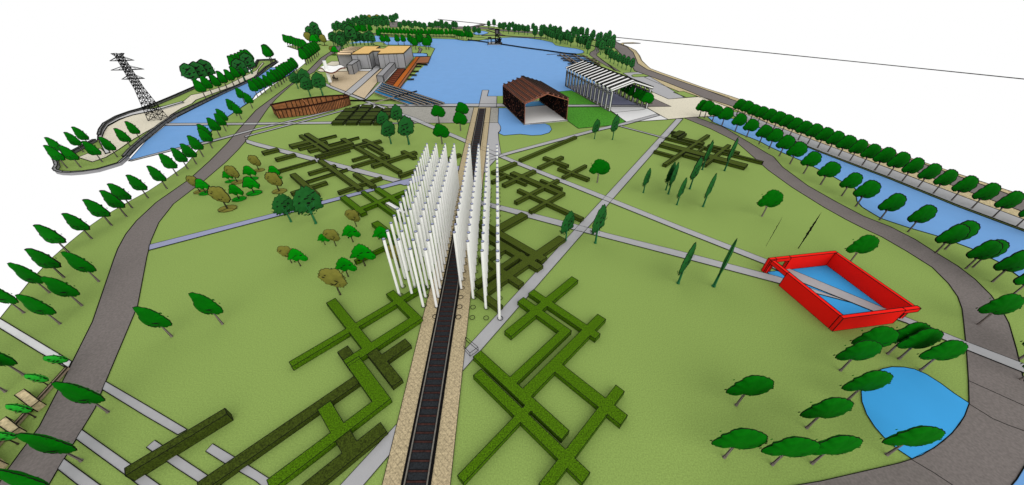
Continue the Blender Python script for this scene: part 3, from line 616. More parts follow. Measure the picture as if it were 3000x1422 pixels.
# left rows
row('k7', 'B1 817,670 615,1037 430,1290', 'dark green tree beside the left road at lower left, %s from the top', 'trees crossing the lower left road', 1.0)
row('k7', 'B1 1297,99 1680,5', 'dark green tree on the open lawn right of the left road, %s from the road', 'trees on the left lawn', 1.0)
row('k7', 'M1 747,905 620,1087 455,1225 B1 178,388 43,515 -60,300', 'dark green tree between the lawn edge and the left road, %s from the top', 'trees inside the left lawn edge', 1.0)
row('k7', 'M1 182,1142 375,990 486,874 520,685 695,582 845,482 957,415 1000,350 1120,275 1262,205 1342,108 1420,57 1485,20 T1 1537,1185 1605,1121 1597,1085 1665,1036 1708,993 1720,958 1790,877 1825,903 1850,783 1908,820',
    'dark green tree along the left lawn edge, %s from the near end', 'trees along the left lawn edge and the canal', 1.0)
row('k7', 'T2 15,735 45,718 75,705 118,692 150,668 175,655 197,640 215,625 232,610 250,597 265,583 280,570 297,558 312,545', 'dark green tree between the left canal and the road, %s from the near end', 'dense tree row between the left canal and the road', 1.2)
row('k7', 'T2 382,492 398,482 415,470 430,460 447,446 462,432 475,420', 'dark green tree in the tight row above the left road, %s from the near end', 'tight tree row above the left road', 1.55)
row('k7', 'T2 245,352 262,358 282,365 303,372 322,380 345,388 365,395 388,398', 'dark green tree on the pointed spur at the far left, %s from the tip', 'trees on the pointed far-left spur', 1.45)
row('k7', 'T1 685,1108 632,1150 495,1190 510,1270 612,1265 775,1225 888,1188 997,1123 1065,1060', 'dark green tree on the near tip of the island, %s counted towards the pylon', 'trees on the near end of the island', 1.0)
row('k7', 'T1 1555,745 1605,718 1667,695 1717,672 1767,648 1810,628 1850,612', 'dark green tree on the island path, %s from the near end', 'trees along the island path', 1.25)
row('k7', 'T1 1800,560 1822,548 1845,535 1868,525 1890,512 1912,500', 'dark green tree in the tight clump beyond the island path, %s from left', 'tight tree clump on the island', 1.55)
row('k2', 'T1 1480,655 1545,640 1600,622 1850,612 1905,560', 'forest green tree on the far side of the island, %s from the left', 'forest green trees on the island', 1.35, rz=R(30))
row('k7', 'T2 115,475 125,470', 'dark green tree at the far tip of the island, %s one', 'trees at the far tip of the island', 1.7)
row('k7', 'FL 835,440 905,535 975,535 1120,530 1210,530', 'dark green tree on the shore behind the museum, %s from the left', 'trees on the shore behind the museum', 1.35)
row('k7', 'FL 1310,530 1340,560 1385,600 1430,520 1450,550 1480,520 1540,600 1580,600 1600,560 1600,530', 'dark green tree right of the museum roof, %s from the left', 'tree clump right of the museum', 1.4)
row('k7', 'FL 860,385 912,388 965,390 1018,393 1070,397 1122,398 1175,400 1228,400 1280,403 1335,405 1385,407 1440,408 1490,408 1545,410 1600,410 1650,412 1695,413 1745,413 1790,413 1855,413 1915,412 1970,415 2010,430 2045,435 2070,440 2095,450 2150,440 2180,455 2222,460',
    'tree in the far lake-shore row, %s from the left', 'tree row on the far lake shore', 1.22)
row('k7', 'FL 430,350 445,360 510,375 550,365 605,380 630,370 710,360', 'dark green tree at the front of the far left woods, %s from the left', 'front trees of the far left woods', 1.5)
def centres(s, dy):
    return [(p[0], p[1] + dy) for p in P(s)]
for i, p in enumerate(centres('FL 180,310 230,280 285,310 330,250 350,320 390,215 400,290 460,185 450,250 510,155 520,205 550,240 590,165 600,255 640,160 640,210 690,205 710,230 760,195 800,190 800,250 850,160 860,210 890,240 900,135 950,155 960,230 1015,140 1040,170 1065,140 1100,120', 10)):
    place_tree('k2', G(p), 'dark forest tree in the far left woods, %s from the left' % nth(i), 'woods on the far left shore', 1.35 * random.uniform(.9, 1.1), rz=R(20))
for i, p in enumerate(centres('FL 640,150 700,140 765,135 815,140 870,175', 9)):
    place_tree(('k4', 'k5')[i % 2 if i else 0], G(p), 'small bright or olive tree on the skyline of the far woods, %s from the left' % nth(i), 'skyline trees of the far woods', 2.0)
for i, p in enumerate(centres('FL 1150,260 1220,240 1290,240 1330,265 1385,240 1450,260 1520,285 1600,250 1640,262 1690,245 1725,235 1775,230 1790,270 1850,260 1900,290 1955,250 1990,260 2130,325 2180,340 2270,330 2335,345', 9)):
    place_tree('k2', G(p), 'dark forest tree behind the far lake-shore row, %s from the left' % nth(i), 'forest trees behind the far shore row', 1.1 * random.uniform(.9, 1.1), rz=R(20))
pts = P('FR 10,230 90,220 175,265 228,285 255,250 308,310 320,260 370,260 395,310 415,290 460,315 515,295 550,318 597,325 675,280 700,380 715,340 795,395 800,330 835,320 870,380 890,390 905,400 930,300 935,410 965,425 980,330 1005,350 1025,445 1040,400 1085,470 1075,360 1100,450 1130,440 1160,460 1180,400 1195,470 1215,430 1245,500 1280,420 1275,360 1315,340 1345,500 1345,390 1385,520 1385,370 1410,370 1420,510 1450,535 1475,500 1495,610 1480,380 1510,540 1550,470 1570,430 1640,575 1640,480 1680,450 1695,625 1690,540 1730,600 1760,560 1750,470 1800,560 1810,450 1860,590 1870,520')
pts.sort()
for i, p in enumerate(pts):
    place_tree('k2', G(p), 'slender dark tree in the grove right of the lake, %s from the left' % nth(i), 'grove on the right lake shore', 1.18 * random.uniform(.9, 1.1), rz=R(35))
row('k2', 'FR 1775,680 1815,690 1840,740 1895,765 1955,795 2015,825 2080,850 2150,880', 'slender dark tree in the line above the white frame, %s from the left', 'tree line above the white frame', .95, rz=R(33))
# forest green trees nearer by
for v, x, y, s_, lab in (('M2', 265, 455, .8, 'forest green tree on the lavender path, smaller left one of the pair'), ('M2', 452, 468, 1.04, 'forest green tree on the lavender path, larger right one of the pair'),
    ('T2', 975, 990, .85, 'forest green tree beside the hedge squares, leftmost of four'), ('T2', 1080, 962, .95, 'forest green tree beside the hedge squares, rear one of four'),
    ('T2', 1020, 1088, .95, 'forest green tree in front of the hedge squares, lower left of four'), ('T2', 1155, 1093, 1.12, 'forest green tree in front of the hedge squares, largest of four'),
    ('T2', 320, 672, .95, 'forest green tree near the left road, leftmost of the museum group'), ('T2', 390, 668, 1.1, 'forest green tree near the left road, rear one of the museum group'),
    ('T2', 412, 730, 1.1, 'forest green tree above the rusty enclosure, left one'), ('T2', 505, 722, 1.25, 'forest green tree above the rusty enclosure, right one'),
    ('M3', 405, 600, .82, 'forest green tree left of the diagonal path crossing'), ('M3', 628, 615, 1.04, 'forest green tree right of the diagonal path crossing'),
    ('T3', 622, 1050, .8, 'young forest green tree on the path below the bright lawn, left one'), ('T3', 758, 1055, .98, 'young forest green tree on the path below the bright lawn, right one'),
    ('M3', 990, 235, .78, 'slender green tree on the right lawn, leftmost of the scattered seven'), ('M3', 1160, 215, .9, 'slender green tree on the right lawn, rear one of the touching pair'),
    ('M3', 1178, 245, 1.0, 'slender green tree on the right lawn, front one of the touching pair'), ('M3', 1243, 327, .85, 'slender green tree on the right lawn, just below the touching pair'),
    ('M3', 1340, 207, 1.05, 'slender green tree on the right lawn, in front of the hedge grid'), ('M3', 1440, 340, 1.0, 'slender green tree on the right lawn, rightmost of the lower ones'),
    ('v7', 1180, 920, 1.0, 'slender green tree standing in the near edge of the hedge grid'), ('v7', 1615, 940, 1.1, 'slender green tree beside the right end of the hedge grid'),
    ('M3', 1252, 918, 1.0, 'slender green tree below the grey path, left one of two'), ('M3', 1520, 942, 1.15, 'slender green tree crossing the grey path, right one of two')):
    place_tree('k2', g1(v, x, y), lab, 'forest green trees on the lawns', s_)
for v, x, y, s_, rz_, lab in (('M4', 228, 655, 1.0, None, 'very thin dark sapling above the red frame, thicker right one'), ('M3', 1918, 635, .85, None, 'hair-thin dark sapling above the red frame, left one')):
    b = MB(); p = g1(v, x, y); H_ = 7.6 * s_; rr = .16 if s_ == 1 else .05
    root = empty('sapling', p, lab, 'tree', 'thin dark saplings')
    rnd = random.Random(4); 
    b.tube((0, 0, 0), (0, 0, H_ * .3), rr * .5, STEEL, 5, rr * .4); part_ = b.build('trunk'); part_.parent = root
    b = MB(); zz = H_ * .22
    while zz < H_:
        q = math.sin(math.pi * (zz / H_ * .85 + .1)); b.tube((rnd.uniform(-.05, .05), rnd.uniform(-.05, .05), zz), (rnd.uniform(-.05, .05), rnd.uniform(-.05, .05), zz + .6), rr * q * rnd.uniform(.8, 1.5), TG2 if s_ == 9 else STEEL, 5, rr * q * .7); zz += .42
    b.build('crown').parent = root
# museum-left woods
for i, p in enumerate(P('T2 590,350 600,338 620,358 650,382 655,335 660,372 690,345 700,330 760,345 790,338 820,342 850,345 872,340 885,345')):
    place_tree('k2', G(p), 'forest green tree behind the museum fins, %s from the left' % nth(i), 'woods left of the museum', 1.25 * random.uniform(.9, 1.1), rz=R(15))
place_tree('k2', g1('T2', 735, 352), 'largest forest green tree, in the middle of the woods behind the museum fins', 'woods left of the museum', 2.0, rz=R(5))
for kd, x, y, s_, lab in (('k2', 425, 312, 1.6, 'forest green tree of the far left clump, left one'), ('k2', 465, 300, 1.9, 'forest green tree of the far left clump, tallest one'), ('k2', 490, 312, 1.3, 'forest green tree of the far left clump, right one'),
    ('k5', 410, 335, 1.9, 'olive tree of the far left clump, left one'), ('k4', 445, 345, 2.0, 'bright green tree of the far left clump, front left one'), ('k4', 465, 340, 1.9, 'bright green tree of the far left clump, front right one'),
    ('k5', 520, 345, 1.7, 'olive tree of the far left clump, right one'), ('k4', 600, 418, 1.4, 'small bright green tree where the left road meets the woods'), ('k5', 583, 412, 1.1, 'small olive tree where the left road meets the woods')):
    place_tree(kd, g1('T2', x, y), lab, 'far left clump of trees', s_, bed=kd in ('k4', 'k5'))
for kd, x, y, s_, lab in (('k5', 285, 752, .85, 'olive tree half hidden beside the left road'), ('k4', 390, 775, .92, 'bright green tree on a painted shadow nearest the left road'), ('k5', 778, 1055, 1.15, 'largest olive tree on a painted shadow, front of the group'),
    ('k4', 985, 882, .95, 'bright green tree on a painted shadow, front middle of the group'), ('k4', 1255, 775, 1.05, 'bright green tree on a painted shadow, front right of the group'), ('k4', 820, 565, .7, 'smallest bright green tree on a painted shadow, rear left'),
    ('k5', 955, 580, .9, 'olive tree on a painted shadow, rear left beside the smallest green one'), ('k4', 1215, 520, .9, 'bright green tree on a painted shadow, rear middle'), ('k5', 1340, 365, .85, 'olive tree on a painted shadow, farthest back'),
    ('k4', 1650, 510, .88, 'bright green tree on a painted shadow at the end of the long dark hedge'), ('k5', 1705, 742, 1.0, 'olive tree on a painted shadow right of the group, above the forest trees')):
    place_tree(kd, g1('TR', x, y), lab, 'small trees on round painted shadows', s_, bed=True)
for kd, v, x, y, s_, lab in (('k5', 'M2', 758, 490, .8, 'olive tree below the bright hedge cross'), ('k4', 'M2', 733, 607, .95, 'bright green tree without painted shadow, upper middle one'), ('k4', 'M2', 522, 628, .62, 'smallest bright green tree without painted shadow'),
    ('k5', 'M2', 604, 637, .8, 'olive tree touching the smallest bright green one'), ('k4', 'M2', 337, 788, .95, 'bright green tree farthest left without painted shadow'), ('k5', 'M2', 270, 765, .75, 'olive tree behind the leftmost bright green one'),
    ('k4', 'M2', 697, 867, 1.0, 'bright green tree above the large olive tree'), ('k4', 'M2', 824, 787, 1.12, 'largest bright green tree, beside the white poles'), ('k5', 'M2', 637, 1005, 1.15, 'large olive tree alone above the bright hedge rectangle'),
    ('k4', 'M2', 960, 615, .95, 'bright green tree half hidden behind the leftmost poles'), ('k5', 'M2', 1085, 800, 1.0, 'olive tree hidden between the leftmost poles')):
    place_tree(kd, g1(v, x, y), lab, 'small trees left of the poles', s_)
row('k6', 'B1 520,340 380,478 268,710 138,912 20,1130', 'light green flat-topped young tree on the timber beam, %s from the top', 'young trees along the timber beam', 1.0)
for k_, v_ in TREES.items():
    for o in v_: bpy.data.objects.remove(o)

# ------------------------------------------------------------------ planter boxes and timber beam at lower left
def zbox(name, label, group, top, z, m):
    b = MB(); pts = [G(p, z) for p in P(top)]; b.block([(p.x, p.y) for p in pts], 0, z, m)
    return tag(b.build(name), label, 'planter', group)
zbox('planter_box', 'buff stone planter box, upper one beside the left road', 'stone planter boxes', 'B1 108,540 180,495 297,583 232,635', 1.0, PLNT)
zbox('planter_box', 'buff stone planter box, middle one touching the left road', 'stone planter boxes', 'B1 -30,757 43,703 145,785 80,830', 1.0, PLNT)
zbox('planter_box', 'buff stone planter box cut by the left edge of the picture', 'stone planter boxes', 'B1 -200,1000 -110,945 0,1035 -60,1100', 1.0, PLNT)
b = MB(); a_, c_ = g1('B1', 518, 345), g1('B1', -60, 985)
b.bar((a_.x, a_.y, .22), (c_.x, c_.y, .22), .42, .3, BEAM); d_ = (c_ - a_).normalized(); nn_ = Vector((-d_.y, d_.x, 0))
for e in (-.21, .21, .07): b.line([a_ + nn_ * e + Vector((0, 0, .38)), c_ + nn_ * e + Vector((0, 0, .38))], k=.0006)
tag(b.build('timber_beam'), 'long thin timber beam linking the stone planters', 'beam')

# ------------------------------------------------------------------ red frame
A, B_, C_, D_ = [g1('R', *q, z=2.86) for q in ((208, 228), (1005, 143), (2010, 833), (1105, 950))]
rt_ = empty('red_frame', ((A.x + C_.x) / 2, (A.y + C_.y) / 2, 0), 'huge red rectangular frame lying over a pool', 'sculpture')
def wall(a, c, th, z0, z1, m, name, cuts=(), inset=1):
    # a->c outer top edge; thickness towards the left of the direction; cuts = (t0,t1,zlow,zhigh) openings
    a = Vector((a.x, a.y)); c = Vector((c.x, c.y)); d = (c - a); L = d.length; d.normalize(); n = Vector((-d.y, d.x)) * th * inset
    b = MB()
    def blk(t0, t1, za, zb):
        p = [a + d * t0, a + d * t1, a + d * t1 + n, a + d * t0 + n]; b.prism([tuple(q) for q in p], za, zb, m)
        for z in (za, zb): b.line([(q.x, q.y, z) for q in p], True)
        for q in p: b.line([(q.x, q.y, za), (q.x, q.y, zb)])
    t = 0
    for t0, t1, zl, zh in cuts:
        if t0 > t: blk(t, t0, z0, z1)
        if zh < z1: blk(t0, t1, zh, z1)
        if zl > z0: blk(t0, t1, z0, zl)
        t = t1
    if t < L: blk(t, L, z0, z1)
    return part(b, name, rt_)
Lw = (A - D_).length; Ln = (B_ - A).length
th = .55
wall(A, B_, th, 0, 2.86, RED, 'wall_panel', [(1.2, 4.0, 0, 2.15)], -1)                       # far wall with a gateway
wall(B_ + (C_ - B_).normalized() * th, C_ - (C_ - B_).normalized() * th, th, 0, 2.858, RED, 'wall_panel', [], -1)
wall(D_, C_, th, 0, 2.862, RED, 'wall_panel', [(Ln * .78, Ln - .35, 0, 2.15)], 1)            # near wall, gateway by the right corner
wall(A + (D_ - A).normalized() * th, D_ - (D_ - A).normalized() * th, th, 0, 2.856, RED, 'wall_panel', [(.25, 3.4, 0, 2.15)], 1)
def inr(p, q, f): return p + (q - p) * f
ground('pool', 'bright blue pool inside the red frame', [inr(A, C_, .045), inr(B_, D_, .045), inr(C_, A, .045), inr(D_, B_, .045)], POND, .045, line=True)
for o in rt_.children: o['label'] = 'red wall of the frame'

# ------------------------------------------------------------------ timber shed
F0, F1, F2, F3 = [g1('BS', *q) for q in ((650, 1135), (1510, 1052), (225, 720), (960, 650))]
ex = (F1 - F0); wdt = ex.length; ex.normalize(); ey = Vector((-ex.y, ex.x, 0)); dep = (F2 - F0).dot(ey)
def fr(o, ex, ey): return lambda u, v, z: o + ex * u + ey * v + Vector((0, 0, z))
sh = empty('timber_shed', F0 + ex * wdt / 2, 'open gabled shed of red-brown timber slats standing in the inlet', 'shed')
W_ = fr(F0 + ex * .25 + ey * .5, ex, ey); sw = wdt - .55; sdp = dep - .8; eh = 7.6; rh = 10.3
b = MB(); FF = fr(F0, ex, ey); b.block([FF(-.1, -.1, 0)[:2], FF(wdt + .1, -.1, 0)[:2], FF(wdt + .1, dep, 0)[:2], FF(-.1, dep, 0)[:2]], .02, .4, LGRY, WHITE); part(b, 'floor_slab', sh)
NF = 18
for i in range(NF):                                   # portal frames
    v = sdp * i / (NF - 1)
    b = MB(); wv = .42
    for u in (0, sw): b.bar(W_(u, v, .4), W_(u, v, eh), .3, wv, BRICK)
    b.bar(W_(-.15, v, eh - .1), W_(sw / 2, v, rh), .72, .28, BRICK); b.bar(W_(sw / 2, v, rh), W_(sw + .15, v, eh - .1), .72, .28, BRICK)
    for e in (-.38, .38): b.line([W_(-.15, v + e, eh + .06), W_(sw / 2, v + e, rh + .16), W_(sw + .15, v + e, eh + .06)], k=.0007)
    for u in (0, sw):
        for e in (-.23, .23): b.line([W_(u - .16, v + e, .4), W_(u - .16, v + e, eh)], k=.0008)
    part(b, 'portal_frame', sh)
for side in (0, 1):
    for t in (0.04, .27, .5, .73, .97):
        u = sw / 2 * t; z = eh + (rh - eh) * t + .42
        if side: u = sw - u
        b = MB(); b.bar(W_(u, -.5, z), W_(u, sdp + .5, z), .5, .55, PURL)
        for e in (-.27, .27): b.line([W_(u + e, -.5, z + .28), W_(u + e, sdp + .5, z + .28)], k=.001)
        part(b, 'purlin', sh)
b = MB()
for side in (0, 1):
    for q in range(13):
        t = (q + .5) / 13; u = sw / 2 * t; z = eh + (rh - eh) * t - .42
        if side: u = sw - u
        b.bar(W_(u, 0, z), W_(u, sdp, z), .34, .1, STEEL)  # black bars added under the rafters to darken the roof gaps
part(b, 'roof_gap_shade', sh)
for u, nm in ((-.2, 'slat_wall'), (sw - .1, 'slat_wall')):
    b = MB(); rnd = random.Random(2 + int(u > 1)); q = 0
    zs = [.7 + .62 * k_ for k_ in range(11)]
    for zi in zs: b.bar(W_(u, 0, zi), W_(u, sdp, zi), .12, .2, BATT)
    n_ = 58
    for k_ in range(n_):
        v = sdp * (k_ + .5) / n_
        for zi in zs:
            if rnd.random() < .9: b.bar(W_(u, v, zi - .28 + rnd.uniform(-.1, .1)), W_(u, v, zi + .32), .42, .4, STEEL if rnd.random() < .75 else BATT)
            if rnd.random() < .1: b.bar(W_(u - .12, v, zi - .1), W_(u - .12, v, zi + .16), .1, .34, BRICK)
    part(b, nm, sh)
tag_p = ground('floor', 'bright water strip and white steps seen behind the shed', [FF(wdt * .05, dep * .72, 0), FF(wdt * .95, dep * .72, 0), FF(wdt * .95, dep * .95, 0), FF(wdt * .05, dep * .95, 0)], POND, .42)

# ------------------------------------------------------------------ white frame
Q0, Q1, Q2 = [g1('WS', *q) for q in ((855, 925), (1455, 880), (155, 515))]
ex = (Q1 - Q0); ww = ex.length; ex.normalize(); ey = (Q2 - Q0); wd = ey.length; ey.normalize()
W2 = fr(Q0, ex, ey)
wf = empty('white_frame_hall', Q0 + ex * ww / 2, 'long open hall of white steel portal frames beside the bright lawn', 'hall frame')
N2 = 14; e2 = 8.3; r2 = 11.0
for i in range(N2):
    v = wd * i / (N2 - 1); b = MB()
    for u, sg in ((0, 1), (ww, -1)):
        b.bar(W2(u, v, 0), W2(u, v, e2 - .6), .6, .5, WHITE); b.bar(W2(u, v, e2 - .9), W2(u - sg * .25, v, e2 + .25), .7, .5, WHITE)
        for e in (-.25, .25):
            b.line([W2(u - .31, v + e, 0), W2(u - .31, v + e, e2 - .8)], k=.001); b.line([W2(u + .31, v + e, 0), W2(u + .31, v + e, e2 - .8)], k=.001)
    rd = .8 if i == 0 else .3; zo = 0 if i == 0 else .25
    b.bar(W2(-.5, v, e2 + zo), W2(ww / 2, v, r2 + zo), 1.8, rd, WHITE); b.bar(W2(ww / 2, v, r2 + zo), W2(ww + .5, v, e2 + zo), 1.8, rd, WHITE)
    for e in (-.92, .92):
        for q in ((.42, -.42) if i == 0 else (.42, .05)): b.line([W2(-.6, v + e, e2 + q), W2(ww / 2, v + e, r2 + q), W2(ww + .6, v + e, e2 + q)], k=.0011)
    part(b, 'portal_frame', wf)
for u in (0, ww):
    b = MB(); b.bar(W2(u, 0, e2 - 1.8), W2(u, wd, e2 - 1.8), .25, .5, MGRY); b.line([W2(u, 0, e2 - 1.5), W2(u, wd, e2 - 1.5)], k=.001); b.line([W2(u, 0, e2 - 2.1), W2(u, wd, e2 - 2.1)], k=.001); part(b, 'wall_beam', wf)
b = MB()
for t in (.08, .16, .24, .32, .4, .48, .56, .64, .72, .8, .88, .95, .12, .28, .44, .6, .76):
    for sd2 in (0, 1):
        u = ww / 2 * t if not sd2 else ww - ww / 2 * t; z = e2 + (r2 - e2) * t - .45
        b.bar(W2(u, 0, z), W2(u, wd, z), .3, .3, STEEL)
part(b, 'roof_purlins', wf)
b = MB()
for u in (0, ww): b.bar(W2(u, -.4, .1), W2(u, wd + .3, .1), .5, .2, DGRY)
part(b, 'footing', wf)

# ------------------------------------------------------------------ museum
def ms(x, y, z=0): return g1('MU', x, y, z)
mu = empty('museum', ms(900, 480), 'glass and grey museum with a flat plywood roof beside the lake', 'building')
hz = 8.3
main = [ms(*q, z=hz) for q in ((475, 240), (715, 97), (1000, 97), (930, 138), (1070, 138), (1140, 92), (1555, 90), (1420, 222), (950, 237), (1005, 182), (865, 182), (800, 235))]
b = MB(); pts2 = [(p.x, p.y) for p in main]; b.prism(pts2, hz - .35, hz, ROOF); b.line([(p[0], p[1], hz) for p in pts2], True); b.line([(p[0], p[1], hz - .35) for p in pts2], True); part(b, 'roof', mu)
b = MB(); b.prism(pts2, .05, hz - .36, GLS, cap=False)
b.line([(p[0], p[1], .1) for p in pts2], True)
for p in pts2: b.line([(p[0], p[1], 0), (p[0], p[1], hz - .3)])
part(b, 'glass_wall', mu)
for (x0, y0, x1, y1), ts in (((475, 240, 800, 235), (.33, .86)), ((950, 237, 1420, 222), (.22, .4, .61, .72))):
    a = ms(x0, y0, hz); c = ms(x1, y1, hz)
    for t in ts:
        p = a.lerp(c, t); b = MB(); b.bar((p.x, p.y - .1, .05), (p.x, p.y - .1, hz - .36), .12, .12, STEEL); part(b, 'mullion', mu)
b = MB(); ps = [ms(*q) for q in ((500, 508), (620, 400), (1000, 300), (1480, 300), (1455, 493), (1000, 500), (925, 445), (850, 500))]
b.flat(ps, MGRY, .14); part(b, 'floor', mu)
b = MB()                                               # solid grey wing on the left
wl = [ms(*q, z=7.4) for q in ((228, 250), (473, 243), (560, 190), (300, 200))]
b.prism([(p.x, p.y) for p in wl], .05, 7.3, BOXG, cap=False)
b.line([(p.x, p.y, 7.4) for p in wl], True)
for p in wl[:2]: b.line([(p.x, p.y, 0), (p.x, p.y, 7.4)])
part(b, 'left_wing', mu)
for (xa, ya, xb, yb_, w_) in ((232, 226, 478, 238, 18), (275, 192, 520, 206, 13), (320, 166, 560, 180, 11), (355, 146, 600, 158, 9), (400, 128, 640, 136, 8), (440, 112, 690, 116, 7)):
    pts = [ms(xa, ya - w_, 7.9), ms(xb, yb_ - w_, 7.9), ms(xb, yb_, 7.9), ms(xa, ya + w_, 7.9)]
    b = MB(); b.prism([(p.x, p.y) for p in pts], 7.6, 7.9, FIN); b.line([(p.x, p.y, 7.9) for p in pts], True, k=.0006); part(b, 'roof_fin', mu)
def annex(label, top, z, cuts=()):
    pts = [ms(*q, z=z) for q in top]; r_ = empty('museum_annex', (pts[0].x, pts[0].y, 0), label, 'building', 'free-standing grey museum boxes')
    b = MB(); b.block([(p.x, p.y) for p in pts], .05, z, BOXG); part(b, 'shell', r_)
    for t in cuts:
        a = pts[1].lerp(pts[2], t); b = MB(); b.bar((a.x + .04, a.y, .05), (a.x + .04, a.y, z + .02), .2, .2, STEEL); part(b, 'joint_strip', r_)
annex('tall grey box with dark side in front of the museum', ((400, 430), (495, 430), (628, 343), (515, 341)), 5.2, (.6,))
annex('long low grey box with dark side reaching from the museum to the pergola', ((930, 625), (1045, 628), (1260, 395), (1165, 395)), 3.3, (.04,))
# decks and jetties
def slab(name, label, cat, s, z, m, group=None, th_=.35):
    b = MB(); p = [G(q, z) for q in P(s)]; b.block([(q.x, q.y) for q in p], z - th_, z, m); return tag(b.build(name), label, cat, group)
slab('boardwalk', 'bright orange timber boardwalk along the museum water front', 'boardwalk', 'MU 1225,805 1640,287 1705,290 1305,838', .6, DECK)
slab('boardwalk', 'brown lower deck widening into a platform at the lake', 'boardwalk', 'MU 1308,838 1707,290 1905,285 1860,395 1672,400 1350,852', .55, DECK2)
slat = slab('slatted_deck', 'dark red-brown slatted deck between the museum box and the orange boardwalk', 'deck', 'MU 1088,765 1318,500 1455,495 1223,803', .4, DECK3)
b = MB()
for i in range(17):
    t = (i + .5) / 17; a = ms(1088 + 230 * t, 765 - 265 * t, .47); c = ms(1223 + 232 * t, 803 - 308 * t, .47)
    b.bar(a, c, .28, .1, DECK2 if i % 2 else BATT)
bb = b.build('deck_boards'); bb.parent = slat
for i, (xa, ya, xb, yb_) in enumerate(((1650, 412, 1845, 430), (1632, 460, 1742, 460), (1570, 548, 1690, 547), (1535, 610, 1652, 615), (1485, 690, 1605, 688))):
    a, c = ms(xa, ya, .5), ms(xb, yb_, .5); b = MB(); b.bar(a, c, 1.3, .4, PIERM)
    b.line([a + Vector((0, .65, .2)), c + Vector((0, .65, .2))]); b.line([a + Vector((0, -.65, .2)), c + Vector((0, -.65, .2))], k=.0014)
    tag(b.build('jetty'), 'narrow timber jetty poking into the lake, %s from the top' % ORD[i], 'jetty', 'jetties of the orange boardwalk')
# pergola strips over the bright pools
ground('pools', 'bright blue pools under the diagonal beams', 'MU 890,925 1050,758 2137,1133 1490,1137', POND, .16)
for i, (xa, ya, xb, yb_) in enumerate(((1050, 758, 2137, 1115), (1020, 790, 2080, 1135), (990, 820, 1920, 1137), (965, 850, 1800, 1137), (935, 880, 1680, 1137), (893, 928, 1500, 1140))):
    a, c = ms(xa, ya, .8), ms(xb, yb_, .8); b = MB(); b.bar(a, c, .75, .3, PGW)
    d_ = (c - a).normalized(); n_ = Vector((-d_.y, d_.x, 0)) * .5
    for e in (-1, 1): b.line([a + n_ * e + Vector((0, 0, .15)), c + n_ * e + Vector((0, 0, .15))], k=.0008)
    tag(b.build('pergola_beam'), 'grey diagonal beam over the bright pools, %s from the lake side' % ORD[i], 'beam', 'diagonal beams over the pools')
b = MB()
for lane in ((1038, 775, 2100, 1125), (1005, 806, 1990, 1134), (978, 836, 1850, 1134)):
    for i in range(34):
        t = (i + .5) / 34; x = lane[0] + (lane[2] - lane[0]) * t; y = lane[1] + (lane[3] - lane[1]) * t
        b.bar(ms(x - 8, y + 9, .75), ms(x + 9, y - 9, .75), .3, .12, STEEL)
tag(b.build('louvres'), 'black cross slats laid between the upper diagonal beams', 'louvres')
b = MB(); b.bar(ms(870, 1108, .9), ms(1250, 1010, .9), .5, .3, PGW); b.bar(ms(1250, 1010, .9), ms(1655, 900, .9), .6, .5, STEEL)
tag(b.build('footbridge'), 'thin dark footbridge crossing the diagonal beams', 'footbridge')
b = MB(); b.bar(ms(750, 1060, .3), ms(1930, 1056, .3), 1.0, .25, KERB); b.line([ms(450, 1060, .35), ms(1930, 1056, .35)], k=.0014); b.line([ms(450, 1075, .35), ms(1000, 1072, .35)], k=.0012)
tag(b.build('low_wall'), 'long low dark wall lying across the lawn below the pools', 'wall')

# ------------------------------------------------------------------ white column with wavy canopy
cb = g1('LL', 822, 900); cv = empty('canopy_mast', cb, 'thick white leaning-looking column with a wavy white canopy', 'canopy')
b = MB(); cyl(b, .85, 0, 10.6, WHITE, 20, CAP); o = part(b, 'column', cv); o.matrix_parent_inverse.identity()
for pl in o.data.polygons:
    if len(pl.vertices) == 4: pl.use_smooth = True
cvz = 6.0; CPs = [g1('LL', *q, z=cvz) for q in ((650, 655), (740, 718), (905, 708), (1062, 665), (960, 610), (800, 625))]
b = MB(); nu, nv = 18, 6; near = [CPs[0], CPs[1], CPs[2], CPs[3]]; 
def cat(ps, t):
    t *= len(ps) - 1; i = min(int(t), len(ps) - 2); return ps[i].lerp(ps[i + 1], t - i)
farr = [CPs[0], CPs[5], CPs[4], CPs[3]]
vs = []
for j in range(nv + 1):
    for i in range(nu + 1):
        t = i / nu; p = cat(near, t).lerp(cat(farr, t), j / nv); vs.append((p.x, p.y, cvz + .7 * math.sin(t * 9) * (1 - .3 * j / nv)))
q = len(vs); vs += [(x, y, z - .3) for x, y, z in vs]
fs = []
for j in range(nv):
    for i in range(nu):
        a = j * (nu + 1) + i; f = (a, a + 1, a + nu + 2, a + nu + 1); fs.append(f); fs.append(tuple(q + k_ for k_ in f[::-1]))
for i in range(nu): fs.append((i, q + i, q + i + 1, i + 1)); a = nv * (nu + 1) + i; fs.append((a, a + 1, q + a + 1, q + a))
b.add(vs, fs, WHITE); b.line([vs[q + i] for i in range(nu + 1)], k=.0016, m=DECK3); b.line([vs[nv * (nu + 1) + i] for i in range(nu + 1)], k=.0008)
o = part(b, 'canopy', cv)

